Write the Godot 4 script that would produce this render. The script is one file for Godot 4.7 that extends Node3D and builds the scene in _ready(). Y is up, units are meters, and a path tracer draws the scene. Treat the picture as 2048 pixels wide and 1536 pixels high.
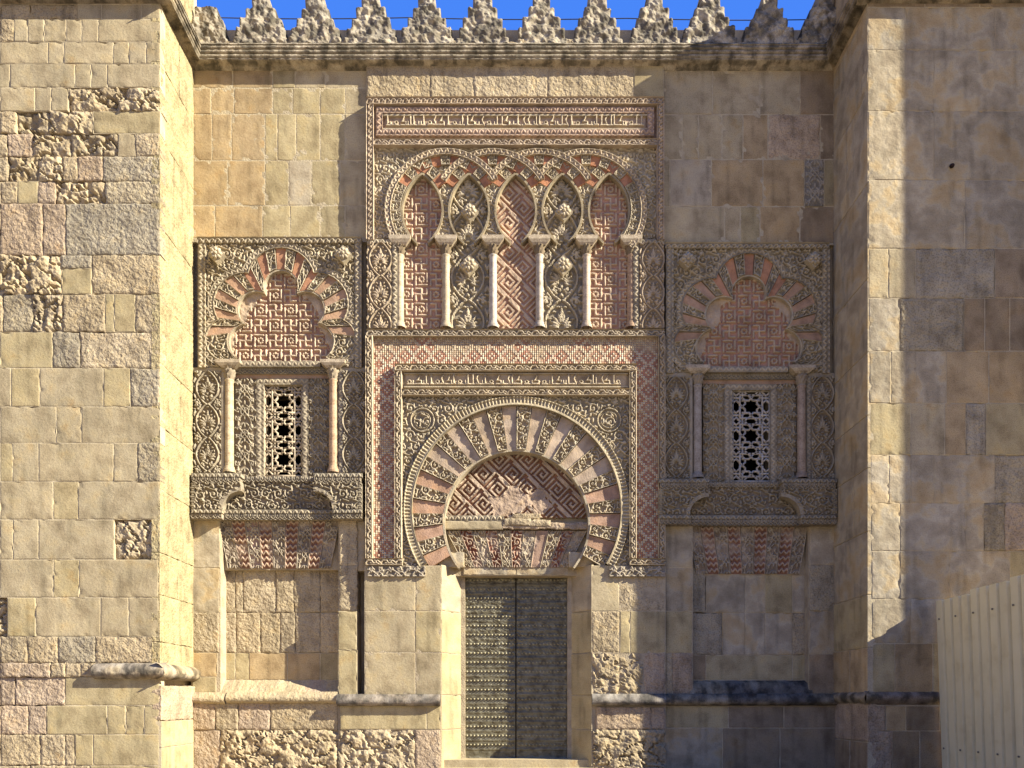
extends Node3D
# The old stone gate of a walled precinct: two buttresses, a carved horseshoe portal under a blind arcade, two window bays,
# a cornice with stepped merlons. Metres, y up. Wall face z = 0, the street runs in front of it (z > 0).
# Lengths on the wall were measured at 1 cm per unit from a survey origin: wx / wy turn such a pair into metres on the plane z.
const D := 15.0
const EYE := 1.5
const HZ := 1400.0
const SUN := Vector3(3.0, 1.85, 1.0)
var rng := RandomNumberGenerator.new()
var na := FastNoiseLite.new()
var nb := FastNoiseLite.new()
var nc := FastNoiseLite.new()
var M := {}
var T := {}
var names := {}

# base colours (linear)
const TAN := Color(0.445, 0.365, 0.225)
const YEL := Color(0.44, 0.358, 0.20)
const ROUGH := Color(0.425, 0.345, 0.22)
const GREY := Color(0.365, 0.312, 0.215)
const PINK := Color(0.43, 0.335, 0.23)
const ORANGE := Color(0.45, 0.335, 0.185)
const RED := Color(0.38, 0.15, 0.085)
const VOUSS := Color(0.45, 0.215, 0.12)
const BRICK := Color(0.45, 0.26, 0.18)
const CREAM := Color(0.455, 0.385, 0.27)
const JOINT := Color(0.50, 0.42, 0.28)
const MARBLE := Color(0.50, 0.435, 0.33)

func wx(px: float, z: float) -> float: return (px - 1024.0) * (D - z) / 1500.0
func wy(py: float, z: float) -> float: return EYE + (HZ - py) * (D - z) / 1500.0
func at(px: float, py: float, z: float) -> Vector3: return Vector3(wx(px, z), wy(py, z), z)

func _ready() -> void:
	var cam := Camera3D.new()
	cam.name = "camera"
	cam.keep_aspect = Camera3D.KEEP_HEIGHT
	cam.set_frustum(0.1024, Vector2(0.0, 0.1 * 6.32 / 15.0), 0.1, 600.0)
	add_child(cam)
	cam.position = Vector3(0, EYE, D)
	var sm := ProceduralSkyMaterial.new()
	sm.sky_top_color = Color(0.155, 0.315, 0.60)
	sm.sky_horizon_color = Color(0.585, 0.562, 0.50)
	sm.sky_curve = 0.14
	sm.ground_bottom_color = Color(0.40, 0.36, 0.30)
	sm.ground_horizon_color = Color(0.55, 0.53, 0.50)
	sm.sun_angle_max = 1.0
	var sky := Sky.new()
	sky.sky_material = sm
	var env := Environment.new()
	env.background_mode = Environment.BG_SKY
	env.sky = sky
	env.tonemap_mode = Environment.TONE_MAPPER_LINEAR
	env.tonemap_exposure = 3.0
	env.sdfgi_enabled = true
	env.ssao_enabled = true
	env.ssil_enabled = true
	var we := WorldEnvironment.new()
	we.name = "world"
	we.environment = env
	add_child(we)
	var sun := DirectionalLight3D.new()
	sun.name = "sun"
	sun.light_energy = 1.6
	sun.light_color = Color(1.0, 0.972, 0.90)
	sun.light_angular_distance = 0.5
	sun.shadow_enabled = true
	add_child(sun)
	sun.look_at_from_position(SUN * 10.0, Vector3.ZERO)

	rng.seed = 7
	for p in [[na, 11, 0.9, 4], [nb, 23, 5.0, 4], [nc, 37, 14.0, 3]]:
		var n: FastNoiseLite = p[0]
		n.noise_type = FastNoiseLite.TYPE_SIMPLEX
		n.seed = p[1]
		n.frequency = p[2]
		n.fractal_octaves = p[3]
	make_materials()
	make_tiles()
	ground()
	neighbour_wing()
	left_buttress()
	right_buttress()
	facade_wall()
	cornice()
	merlons()
	arcade()
	portal()
	door()
	window_bay(0.0, 0.0, true)
	window_bay(936.0, 11.0, false)
	cables()
	fence()

# ---------------------------------------------------------------- helpers
func numbered(n: String) -> String:
	var k: int = names.get(n, 0)
	names[n] = k + 1
	return n if k == 0 else "%s_%03d" % [n, k]

func thing(called: String, label: String, category: String, where := Vector3.ZERO, group := "") -> Node3D:
	var o := Node3D.new()
	o.name = numbered(called)
	add_child(o)
	o.position = where
	o.set_meta("label", label)
	o.set_meta("category", category)
	if group != "":
		o.set_meta("group", group)
	return o

func put(par: Node, called: String, mesh: Mesh, mat: Material) -> MeshInstance3D:
	var o := MeshInstance3D.new()
	o.name = called
	o.mesh = mesh
	o.material_override = mat
	o.cast_shadow = GeometryInstance3D.SHADOW_CASTING_SETTING_ON
	if par is Node3D and par != self:
		o.position = -offset_of(par)
	par.add_child(o, true)
	return o

func offset_of(n: Node) -> Vector3:
	var v := Vector3.ZERO
	while n is Node3D and n != self:
		v += n.position
		n = n.get_parent()
	return v

func group_node(par: Node, called: String) -> Node3D:
	var o := Node3D.new()
	o.name = called
	par.add_child(o, true)
	return o

func noise_tex(sd: int, freq: float, oct: int, cols: Array, size := 1024, kind := FastNoiseLite.TYPE_SIMPLEX, fractal := FastNoiseLite.FRACTAL_FBM) -> NoiseTexture2D:
	var n := FastNoiseLite.new()
	n.noise_type = kind
	n.seed = sd
	n.frequency = freq
	n.fractal_type = fractal
	n.fractal_octaves = oct
	n.fractal_gain = 0.55
	var t := NoiseTexture2D.new()
	t.width = size
	t.height = size
	t.seamless = true
	t.noise = n
	if cols.size() > 0:
		var g := Gradient.new()
		var offs := PackedFloat32Array()
		var cc := PackedColorArray()
		for c in cols:
			offs.append(c[0])
			cc.append(c[1])
		g.offsets = offs
		g.colors = cc
		t.color_ramp = g
	return t

func grey(v: float, warm := 0.0) -> Color: return Color(v * (1.0 + warm), v, v * (1.0 - warm)).clamp()

func stone_mat(nm: String, alb: Texture2D, period: float, det: Texture2D, dperiod: float, bump: Texture2D, bscale: float, rough := 0.92) -> StandardMaterial3D:
	var m := StandardMaterial3D.new()
	m.resource_name = nm
	m.vertex_color_use_as_albedo = true
	m.roughness = rough
	m.metallic_specular = 0.25
	m.albedo_texture = alb
	m.uv1_triplanar = true
	m.uv1_world_triplanar = true
	m.uv1_scale = Vector3.ONE / period
	if det:
		m.detail_enabled = true
		m.detail_albedo = det
		m.detail_blend_mode = BaseMaterial3D.BLEND_MODE_MUL
		m.detail_uv_layer = BaseMaterial3D.DETAIL_UV_2
		m.uv2_triplanar = true
		m.uv2_world_triplanar = true
		m.uv2_scale = Vector3.ONE / dperiod
	if bump:
		m.heightmap_enabled = true
		m.heightmap_texture = bump
		m.heightmap_scale = bscale
	return m

func make_materials() -> void:
	var blot := noise_tex(3, 0.004, 6, [[0.0, grey(0.80, 0.02)], [0.35, grey(0.92, 0.01)], [0.55, grey(0.98)], [0.8, Color(1.0, 0.985, 0.95)], [1.0, Color(0.96, 0.90, 0.82)]])
	var speck := noise_tex(5, 0.03, 5, [[0.0, grey(0.70)], [0.3, grey(0.90)], [0.5, grey(0.97)], [1.0, grey(1.0)]])
	var pits := noise_tex(8, 0.022, 6, [[0.0, grey(0.62, 0.02)], [0.26, grey(0.84, 0.02)], [0.42, grey(0.96)], [0.7, grey(1.0)], [1.0, Color(1.0, 0.96, 0.92)]])
	var lich := noise_tex(13, 0.008, 6, [[0.0, grey(0.42)], [0.34, grey(0.58)], [0.5, grey(0.82, 0.02)], [0.66, grey(0.96)], [1.0, grey(1.0)]])
	var bfine := noise_tex(21, 0.035, 5, [])
	var brough := noise_tex(22, 0.02, 6, [])
	M.smooth = stone_mat("smooth stone", blot, 3.1, speck, 0.9, bfine, 0.28)
	M.rough = stone_mat("rough stone", blot, 2.3, pits, 1.1, brough, 1.7, 0.96)
	M.plaster = stone_mat("smeared plaster", noise_tex(51, 0.005, 6, [[0.0, grey(0.80, 0.02)], [0.38, grey(0.91, 0.01)], [0.5, grey(0.98)], [0.62, Color(1.0, 0.965, 0.9)], [1.0, Color(0.94, 0.87, 0.76)]]), 4.3, speck, 0.8, brough, 0.8, 0.95)
	M.carved = stone_mat("carved stone", blot, 1.9, speck, 0.5, bfine, 0.35, 0.9)
	M.lichen = stone_mat("lichen stone", lich, 3.3, pits, 0.7, brough, 1.0, 0.97)
	M.mortar = stone_mat("mortar", blot, 2.0, speck, 0.6, bfine, 0.6, 0.97)
	M.marble = stone_mat("marble", noise_tex(61, 0.006, 5, [[0.0, Color(0.72, 0.68, 0.62)], [0.42, Color(0.97, 0.95, 0.92)], [0.5, Color(0.78, 0.72, 0.66)], [0.57, Color(0.98, 0.96, 0.93)], [1.0, Color(1, 0.97, 0.92)]], 512), 0.7, speck, 1.0, bfine, 0.12, 0.5)
	var bronze := stone_mat("bronze", noise_tex(31, 0.012, 5, [[0.0, Color(0.55, 0.5, 0.42)], [0.5, Color(0.85, 0.84, 0.8)], [1.0, Color(1, 1, 1)]], 512), 1.3, null, 1.0, bfine, 0.2, 0.48)
	bronze.metallic = 0.3
	bronze.metallic_specular = 0.5
	M.bronze = bronze
	var paint := stone_mat("painted sheet", noise_tex(33, 0.006, 5, [[0.0, Color(0.93, 0.91, 0.87)], [0.4, Color(0.98, 0.975, 0.96)], [1.0, Color(1, 1, 1)]], 512), 2.0, null, 1.0, null, 0.0, 0.45)
	paint.metallic_specular = 0.5
	M.paint = paint
	M.wire = stone_mat("dark wire", blot, 1.0, null, 1.0, null, 0.0, 0.6)

# A grid of (nu + 1) x (nv + 1) points, u to the right and v downwards as seen from outside; back: how far its rim is drawn back.
func grid_mesh(nu: int, nv: int, p: PackedVector3Array, c: PackedColorArray, keep: PackedByteArray, back: Vector3) -> ArrayMesh:
	var w := nu + 1
	var nn := PackedVector3Array()
	nn.resize(p.size())
	for j in nv + 1:
		var ju := maxi(j - 1, 0) * w
		var jd := mini(j + 1, nv) * w
		var jr := j * w
		for i in w:
			var a := p[jr + mini(i + 1, nu)] - p[jr + maxi(i - 1, 0)]
			var b := p[jd + i] - p[ju + i]
			nn[jr + i] = b.cross(a).normalized()
	var idx := PackedInt32Array()
	var masked := keep.size() > 0
	for j in nv:
		for i in nu:
			if masked and keep[j * nu + i] == 0:
				continue
			var q := j * w + i
			idx.append(q); idx.append(q + 1); idx.append(q + w + 1)
			idx.append(q); idx.append(q + w + 1); idx.append(q + w)
	if back != Vector3.ZERO and masked:
		for j in nv:
			for i in nu:
				if keep[j * nu + i] == 0: continue
				var q := j * w + i
				if j == 0 or keep[(j - 1) * nu + i] == 0: rim(p, nn, c, idx, q, q + 1, back)
				if i == nu - 1 or keep[j * nu + i + 1] == 0: rim(p, nn, c, idx, q + 1, q + w + 1, back)
				if j == nv - 1 or keep[(j + 1) * nu + i] == 0: rim(p, nn, c, idx, q + w + 1, q + w, back)
				if i == 0 or keep[j * nu + i - 1] == 0: rim(p, nn, c, idx, q + w, q, back)
	elif back != Vector3.ZERO:
		var loop := PackedInt32Array()
		for i in nu: loop.append(i)
		for j in nv: loop.append(j * w + nu)
		for i in nu: loop.append(nv * w + nu - i)
		for j in nv: loop.append((nv - j) * w)
		var n0 := p.size()
		var ln := loop.size()
		for k in ln:
			var q := loop[k]
			var t := p[loop[(k + 1) % ln]] - p[loop[(k + ln - 1) % ln]]
			var o := t.cross(back).normalized()
			p.append(p[q]); p.append(p[q] + back)
			nn.append(o); nn.append(o)
			c.append(c[q]); c.append(c[q])
		for k in ln:
			var a2 := n0 + 2 * k
			var b2 := n0 + 2 * ((k + 1) % ln)
			idx.append(a2); idx.append(a2 + 1); idx.append(b2 + 1)
			idx.append(a2); idx.append(b2 + 1); idx.append(b2)
	var arr := []
	arr.resize(Mesh.ARRAY_MAX)
	arr[Mesh.ARRAY_VERTEX] = p
	arr[Mesh.ARRAY_NORMAL] = nn
	arr[Mesh.ARRAY_COLOR] = c
	arr[Mesh.ARRAY_INDEX] = idx
	var me := ArrayMesh.new()
	if idx.size() > 0:
		me.add_surface_from_arrays(Mesh.PRIMITIVE_TRIANGLES, arr)
	return me

func rim(p: PackedVector3Array, nn: PackedVector3Array, c: PackedColorArray, idx: PackedInt32Array, a: int, b: int, back: Vector3) -> void:
	var n0 := p.size()
	var o := (p[b] - p[a]).cross(back).normalized()
	for q in [a, b]:
		p.append(p[q]); p.append(p[q] + back)
		nn.append(o); nn.append(o)
		c.append(c[q]); c.append(c[q])
	for k in [0, 1, 3, 0, 3, 2]: idx.append(n0 + k)

func shade(c: Color, f: float) -> Color: return Color(c.r * f, c.g * f, c.b * f)

func vary(c: Color, amt: float) -> Color:
	var f := 1.0 + rng.randf_range(-amt, amt)
	var w := rng.randf_range(-amt, amt) * 0.35
	return Color(c.r * f * (1.0 + w * 0.4), c.g * f, c.b * f * (1.0 - w))

# One block of masonry: o is its upper left front corner, U runs right, V down, N outwards.
# kinds: s smooth, y yellow smooth, o orange smooth, r rough, k pinkish rough, g grey rough, e deeply eroded, p smeared with old plaster, d dark smooth
func stone_mesh(o: Vector3, U: Vector3, V: Vector3, N: Vector3, w: float, h: float, kind: String, thick: float, tint: Color) -> ArrayMesh:
	var res := 0.06
	var big := 0.004
	var fine := 0.0008
	var bev := 0.014
	var drop := 0.008
	var jit := 0.003
	match kind:
		"r", "k", "g":
			res = 0.028; big = 0.016; fine = 0.009; bev = 0.035; drop = 0.02; jit = 0.016
		"e":
			res = 0.022; big = 0.05; fine = 0.016; bev = 0.06; drop = 0.04; jit = 0.016
		"p", "q":
			res = 0.035; big = 0.008; fine = 0.002; bev = 0.03; drop = 0.009; jit = 0.008
	var us := marks(w, bev, res, 0.007 if kind == "s" else 0.0)
	var vs := marks(h, bev, res, 0.007 if kind == "s" else 0.0)
	var nu := us.size() - 1
	var nv := vs.size() - 1
	var p := PackedVector3Array()
	var c := PackedColorArray()
	p.resize((nu + 1) * (nv + 1))
	c.resize(p.size())
	var so := Vector3(rng.randf() * 40.0, rng.randf() * 40.0, rng.randf() * 40.0)
	var tl := rng.randf_range(-1, 1) * big * 0.6
	var tk := rng.randf_range(-1, 1) * big * 0.6
	var lift := rng.randf_range(-1, 1) * big * 0.5
	var eroded := kind == "e"
	var jointed := kind == "s"
	var jw := 0.007
	for j in nv + 1:
		var v := vs[j]
		for i in nu + 1:
			var u := us[i]
			var b := o + U * u + V * v
			var q := Vector3(u, v, 0) + so if not eroded else b * 1.1
			var e := minf(minf(u, w - u), minf(v, h - v))
			if jointed and e < jw:
				p[j * (nu + 1) + i] = b - N * 0.006
				c[j * (nu + 1) + i] = shade(JOINT, 1.0 + 0.2 * na.get_noise_3dv(b * 1.3))
				continue
			if jointed: e -= jw
			var hh := lift + tl * (u / w - 0.5) + tk * (v / h - 0.5) + big * na.get_noise_3dv(q * 2.2) + fine * nb.get_noise_3dv(q * 3.0)
			if jointed and e < 0.06:
				hh -= 0.02 * smoothstep(0.2, 0.55, nb.get_noise_3dv(q * 0.8)) * (1.0 - e / 0.06)
			if eroded:
				var rd := absf(na.get_noise_3dv(Vector3(q.x * 1.5 + q.y * 1.2, q.y * 2.0 - q.x * 0.9, q.z)))
				hh += 0.012 - 0.085 * smoothstep(0.08, 0.0, rd) - 0.05 * smoothstep(0.25, 0.55, na.get_noise_3dv(q * 1.7 + Vector3(5, 5, 5))) - 0.02 * absf(nb.get_noise_3dv(q * 0.7))
			if e < bev:
				var k := 1.0 - e / bev
				hh -= drop * k * k * (0.7 + 0.6 * nb.get_noise_3dv(q))
			if e < 0.0035:
				b += (U * na.get_noise_3dv(q * 5.0) + V * na.get_noise_3dv(q * 5.0 + Vector3(9, 9, 9))) * jit * 1.6
			p[j * (nu + 1) + i] = b + N * hh
			var f := 1.0 + 0.14 * na.get_noise_3dv(b * 0.9) + 0.16 * na.get_noise_3dv(q * 1.3)
			# rain streaks
			f -= 0.22 * smoothstep(0.12, 0.5, nb.get_noise_3d(b.x * 1.1, b.y * 0.12, b.z * 1.1))
			c[j * (nu + 1) + i] = shade(tint, f)
	return grid_mesh(nu, nv, p, c, PackedByteArray(), -N * thick)

func marks(w: float, bev: float, res: float, joint := 0.0) -> PackedFloat32Array:
	var a := PackedFloat32Array()
	var w2 := w - 2.0 * joint
	if joint > 0.0: a.append_array([0.0, joint - 0.0005])
	if w2 < bev * 3.0:
		for f in [0.0, 0.2, 0.8, 1.0]: a.append(joint + 0.0005 + (w2 - 0.001) * f)
	else:
		for f in [0.0005, bev * 0.4, bev]: a.append(joint + f)
		var n := maxi(1, int(round((w2 - 2.0 * bev) / res)))
		for k in range(1, n): a.append(joint + bev + (w2 - 2.0 * bev) * k / n)
		for f in [bev, bev * 0.4, 0.0005]: a.append(w - joint - f)
	if joint > 0.0: a.append_array([w - joint + 0.0005, w])
	return a

func kind_tint(k: String) -> Color:
	match k:
		"y": return vary(YEL, 0.05)
		"q": return vary(Color(0.41, 0.34, 0.19), 0.05)
		"o": return vary(ORANGE, 0.08)
		"r", "e", "h": return vary(ROUGH, 0.10)
		"k": return vary(PINK, 0.10)
		"g": return vary(GREY, 0.12)
		"d": return vary(Color(0.31, 0.235, 0.145), 0.10)
		"w": return vary(Color(0.44, 0.37, 0.255), 0.06)
		"p": return vary(Color(0.455, 0.385, 0.265), 0.12)
	return vary(TAN, 0.05)

func form_of(k: String) -> String:
	return {"y": "s", "o": "s", "d": "s", "w": "s", "p": "s", "h": "e"}.get(k, k)

func stone_mat_of(k: String) -> Material:
	if k == "p": return M.plaster
	return M.rough if k in "rkgehq" else M.smooth

# rows of masonry on the front plane z: "y0 y1|x0 kind x1 kind x2 ..."
func masonry(par: Node, rows: Array, z: float, thick := 0.2, called := "stone") -> void:
	var re := RegEx.create_from_string("(-?[0-9.]+)([a-z]?)")
	for row in rows:
		var half: PackedStringArray = row.split("|")
		var yy := half[0].split(" ")
		var y0 := float(yy[0])
		var y1 := float(yy[1])
		var xs := []
		var ks := []
		for m in re.search_all(half[1]):
			xs.append(float(m.get_string(1)))
			ks.append(m.get_string(2))
		for i in xs.size() - 1:
			if ks[i] == "" or ks[i] == "x":
				continue
			block(par, called, xs[i], y0, xs[i + 1], y1, z, ks[i], thick)

func block(par: Node, called: String, x0: float, y0: float, x1: float, y1: float, z: float, k: String, thick := 0.2, gap := 0.05) -> MeshInstance3D:
	if form_of(k) != "s": gap += 0.2
	if k == "h": z -= 0.06
	var a := at(x0 + gap, y0 + gap, z)
	var b := at(x1 - gap, y1 - gap, z)
	return put(par, called, stone_mesh(a, Vector3.RIGHT, Vector3.DOWN, Vector3.BACK, b.x - a.x, a.y - b.y, form_of(k), thick, kind_tint(k)), stone_mat_of(k))

# a plain solid between two corners in metres
func solid(par: Node, called: String, a: Vector3, b: Vector3, mat: Material, col: Color) -> MeshInstance3D:
	var bm := BoxMesh.new()
	bm.size = (b - a).abs()
	var st := SurfaceTool.new()
	st.create_from(bm, 0)
	var arr := st.commit_to_arrays()
	var vv: PackedVector3Array = arr[Mesh.ARRAY_VERTEX]
	var cc := PackedColorArray()
	for i in vv.size():
		vv[i] += (a + b) * 0.5
		cc.append(col)
	arr[Mesh.ARRAY_VERTEX] = vv
	arr[Mesh.ARRAY_COLOR] = cc
	arr[Mesh.ARRAY_TANGENT] = null
	var me := ArrayMesh.new()
	me.add_surface_from_arrays(Mesh.PRIMITIVE_TRIANGLES, arr)
	return put(par, called, me, mat)

# solid given on the wall: front face at z, going back to zb
func slab(par: Node, called: String, x0: float, y0: float, x1: float, y1: float, z: float, zb: float, mat: Material, col: Color) -> MeshInstance3D:
	var a := at(x0, y1, z)
	var b := at(x1, y0, z)
	a.z = zb
	return solid(par, called, a, b, mat, col)

# a moulding: prof is (out, up) from the top downwards, run from a to b (a on the left as seen from outside)
func moulding(par: Node, called: String, a: Vector3, b: Vector3, out: Vector3, prof: Array, mat: Material, col: Color, wear := 0.006, step := 0.06, col2 = null) -> MeshInstance3D:
	var ln := a.distance_to(b)
	var nu := maxi(1, int(ln / step))
	var nv := prof.size() - 1
	var p := PackedVector3Array()
	var c := PackedColorArray()
	for j in nv + 1:
		for i in nu + 1:
			var q = a.lerp(b, float(i) / nu) + out * prof[j].x + Vector3.UP * prof[j].y
			var f := wear * (nb.get_noise_3dv(q * 1.5) + 0.7 * nc.get_noise_3dv(q))
			p.append(q + out * f + Vector3.UP * f * 0.6)
			var t := smoothstep(-0.25, 0.3, na.get_noise_3dv(q * 1.1))
			var cc := col if col2 == null else col.lerp(col2, t)
			c.append(shade(cc, 1.0 + 0.18 * na.get_noise_3dv(q * 2.0)))
	return put(par, called, grid_mesh(nu, nv, p, c, PackedByteArray(), Vector3.ZERO), mat)

# ---------------------------------------------------------------- carving patterns: heights 0..1, one cell per centimetre
class Tile:
	var w: int
	var h: int
	var d: PackedFloat32Array
	func _init(W: int, H: int) -> void:
		w = W; h = H
		d.resize(W * H)
	func line(x0: float, y0: float, x1: float, y1: float, r: float, v := 1.0) -> void:
		var dx := x1 - x0
		var dy := y1 - y0
		var l2 := maxf(dx * dx + dy * dy, 0.0001)
		for y in range(int(floor(minf(y0, y1) - r - 1)), int(ceil(maxf(y0, y1) + r + 1)) + 1):
			for x in range(int(floor(minf(x0, x1) - r - 1)), int(ceil(maxf(x0, x1) + r + 1)) + 1):
				var t := clampf(((x - x0) * dx + (y - y0) * dy) / l2, 0, 1)
				var ex := x - x0 - t * dx
				var ey := y - y0 - t * dy
				var g := sqrt(ex * ex + ey * ey)
				if g < r + 0.6:
					var q := v * clampf(r + 0.6 - g, 0.0, 1.0) * (1.0 - 0.2 * g * g / (r * r))
					var k := posmod(y, h) * w + posmod(x, w)
					if q > d[k]: d[k] = q
	func path(pts: PackedVector2Array, r: float, v := 1.0) -> void:
		for i in pts.size() - 1: line(pts[i].x, pts[i].y, pts[i + 1].x, pts[i + 1].y, r, v)
	func leaf(x: float, y: float, a: float, ln: float, r: float) -> void:
		for k in 6:
			var t := k / 5.0
			var rr := r * sin(PI * (0.15 + 0.8 * t)) + 0.3
			line(x + cos(a) * ln * t, y + sin(a) * ln * t, x + cos(a) * ln * t + 0.1, y + sin(a) * ln * t, rr)
	func curl(x: float, y: float, r: float, a0: float, dirn: float, turns: float, s := 1.3) -> void:
		var pts := PackedVector2Array()
		var n := int(14 * turns) + 2
		for k in n + 1:
			var t := float(k) / n
			var a := a0 + dirn * TAU * turns * t
			var rr := r * (1.0 - 0.8 * t)
			pts.append(Vector2(x + cos(a) * rr, y + sin(a) * rr))
		path(pts, s)
		line(x, y, x + 0.1, y, s * 1.5)
		for k in 4:
			var a := a0 + dirn * TAU * 0.24 * k
			leaf(x + cos(a) * r * (1.0 - 0.15 * k), y + sin(a) * r * (1.0 - 0.15 * k), a + dirn * 0.9, r * 0.5, 1.4)
	func ring(x: float, y: float, r: float, s: float) -> void:
		var pts := PackedVector2Array()
		var n := maxi(10, int(r * 2))
		for k in n + 1: pts.append(Vector2(x + cos(TAU * k / n) * r, y + sin(TAU * k / n) * r))
		path(pts, s)
	func at(u: float, v: float) -> float:
		return d[posmod(int(floor(v)), h) * w + posmod(int(floor(u)), w)]

func make_tiles() -> void:
	var t := Tile.new(168, 168)
	var k := 0
	for j in 7:
		for i in 7:
			var x := i * 24 + (12 if j % 2 == 1 else 0) + rng.randf_range(-2, 2)
			var y := j * 24 + rng.randf_range(-2, 2)
			var dr := 1.0 if (i + j) % 2 == 0 else -1.0
			t.curl(x, y, rng.randf_range(9.0, 11.0), rng.randf() * TAU, dr, 1.3, 1.25)
			t.leaf(x + 12, y + 10, rng.randf() * TAU, 8, 1.8)
			t.leaf(x + 12, y - 2, rng.randf() * TAU, 7, 1.6)
			t.line(x, y + 10, x + 12, y + 14, 1.2)
	fill_gaps(t, false)
	T.vine = t
	# tall candelabra panel 54 x 200
	t = Tile.new(54, 200)
	for m in 3:
		var y0 := m * 66.6
		for s in [-1.0, 1.0]:
			var pts := PackedVector2Array()
			for q in 21:
				var f := q / 20.0
				pts.append(Vector2(27 + s * (2 + 20 * pow(sin(PI * f), 0.8)), y0 + 66.6 * f))
			t.path(pts, 1.5)
			for q in 5:
				var a = -PI / 2 + s * (0.2 + q * 0.42)
				t.leaf(27 + cos(a) * 5, y0 + 40 + sin(a) * 5, a, 15 - q * 1.2, 2.0)
			t.curl(27 + s * 8, y0 + 52, 5, 0, s, 1.0, 1.2)
			t.curl(27 + s * 20, y0 + 2, 6.5, PI / 2, s, 1.2, 1.3)
			t.curl(27 + s * 20, y0 + 63, 5, -PI / 2, -s, 1.1, 1.2)
			t.leaf(27 + s * 24, y0 + 12, PI / 2 - s * 0.3, 12, 1.7)
			t.leaf(27 + s * 24, y0 + 54, -PI / 2 + s * 0.3, 10, 1.7)
		t.leaf(27, y0 + 30, -PI / 2, 20, 2.3)
	fill_gaps(t, true)
	T.tree = t
	# narrow interlace 40 x 90
	t = Tile.new(40, 90)
	for s in [-1.0, 1.0]:
		var pts := PackedVector2Array()
		for q in 41: pts.append(Vector2(20 + s * 13 * cos(TAU * q / 40.0), 90.0 * q / 40.0))
		t.path(pts, 1.2)
		for q in 5:
			t.curl(20 + s * 14, 9 + q * 18, 5.0, q, s, 1.2, 1.15)
			t.leaf(20 + s * 3, q * 18, PI / 2 - s * 0.8, 9, 1.5)
	for q in 2: t.ring(20, 22 + q * 45, 8, 1.2)
	for q in 6: t.leaf(20, q * 15, PI / 2, 8, 1.6)
	T.lace = t
	# running leaf border, 36 long, 14 across
	t = Tile.new(36, 14)
	for q in 3:
		t.path(PackedVector2Array([Vector2(q * 12, 11), Vector2(q * 12 + 3, 5), Vector2(q * 12 + 8, 4), Vector2(q * 12 + 11, 8)]), 1.2)
		t.leaf(q * 12 + 6, 10, -0.5, 7, 1.4)
	t.line(0, 0, 36, 0, 0.9); t.line(0, 13, 36, 13, 0.9)
	T.leafband = t
	# interlocking meander band, 30 long, 13 across
	t = Tile.new(30, 13)
	t.path(PackedVector2Array([Vector2(0, 9), Vector2(4, 4), Vector2(12, 4), Vector2(15, 9), Vector2(19, 9), Vector2(23, 4), Vector2(30, 9)]), 1.5)
	t.leaf(8, 9, 0, 5, 1.3); t.leaf(21, 9, 0.3, 6, 1.3); t.leaf(16, 4, 0, 5, 1.2)
	t.line(0, 0, 30, 0, 0.9); t.line(0, 12, 30, 12, 0.9)
	T.meander = t
	# chain of little pairs of leaves 10 x 9
	t = Tile.new(12, 10)
	t.leaf(1, 8, -0.9, 8, 1.5); t.leaf(11, 8, -2.2, 8, 1.5)
	T.chevron = t
	# row of small hanging leaves 9 x 12
	t = Tile.new(9, 12)
	t.path(PackedVector2Array([Vector2(1, 0), Vector2(1, 8), Vector2(4.5, 11), Vector2(8, 8), Vector2(8, 0)]), 1.0)
	t.leaf(4.5, 2, PI / 2, 5, 1.3)
	T.egg = t
	# ribs of the big archivolt 7 x 18
	t = Tile.new(7, 18)
	t.line(3, 2, 3, 11, 1.5); t.line(0, 14, 7, 14, 1.2)
	T.ribs = t
	# brick fret: pinwheels round little flowers, set between crooked crosses
	t = Tile.new(60, 60)
	var g := 7.5
	for b in 4:
		var ox := (b % 2) * 30.0 + 3.5
		var oy := (b / 2) * 30.0 + 3.5
		var segs := []
		if b == 0 or b == 3:
			segs = [[0, 0, 2.2, 0], [3, 0, 3, 2.2], [0.8, 3, 3, 3], [0, 0.8, 0, 3], [1.5, 0.75, 1.5, 0.95], [1.5, 2.05, 1.5, 2.25], [0.75, 1.5, 0.95, 1.5], [2.05, 1.5, 2.25, 1.5], [1, 1, 1.02, 1], [2, 1, 2.02, 1], [1, 2, 1.02, 2], [2, 2, 2.02, 2]]
		else:
			segs = [[0, 1.5, 3, 1.5], [1.5, 0, 1.5, 3], [0, 1.5, 0, 3], [1.5, 3, 3, 3], [3, 1.5, 3, 0], [1.5, 0, 0, 0]]
		for q in segs: t.line(ox + q[0] * g, oy + q[1] * g, ox + q[2] * g, oy + q[3] * g, 2.0)
	T.fret = t
	# key fret of bars, to be set diagonally
	var art2 := ["########..", ".......#..", ".#####.#.#", ".#...#.#.#", ".#.#.#.#.#", ".#.###.#.#", ".#.....#.#", ".#######.#", "..........", "##########"]
	t = Tile.new(50, 50)
	for y in 50:
		for x in 50:
			t.d[y * 50 + x] = 1.0 if art2[y / 5][x / 5] == "#" else 0.0
	T.key = t
	# zigzag bricks for the lintel pieces 12 x 8
	t = Tile.new(24, 12)
	t.path(PackedVector2Array([Vector2(0, 2), Vector2(6, 8), Vector2(12, 2), Vector2(18, 8), Vector2(24, 2)]), 1.9)
	T.zig = t
	T.kufic = kufic(530, "lu-o kull-uul of-k l-o-ul lk-uf o-ul-lk-u-l ff-ull-o ku-lf l-o-k-uul lf-ll-ku o-l-lu-f kf-lu-k ll-o-ku-fl")
	T.kufic_low = kufic(445, "ou-kul l-of-kl o-ul-lf-ul-o ku-fl-k o-uk o-ul-kuul-f o-kll-fk-lo lf-ulu-k-lo")
	t = Tile.new(8, 8)
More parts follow.
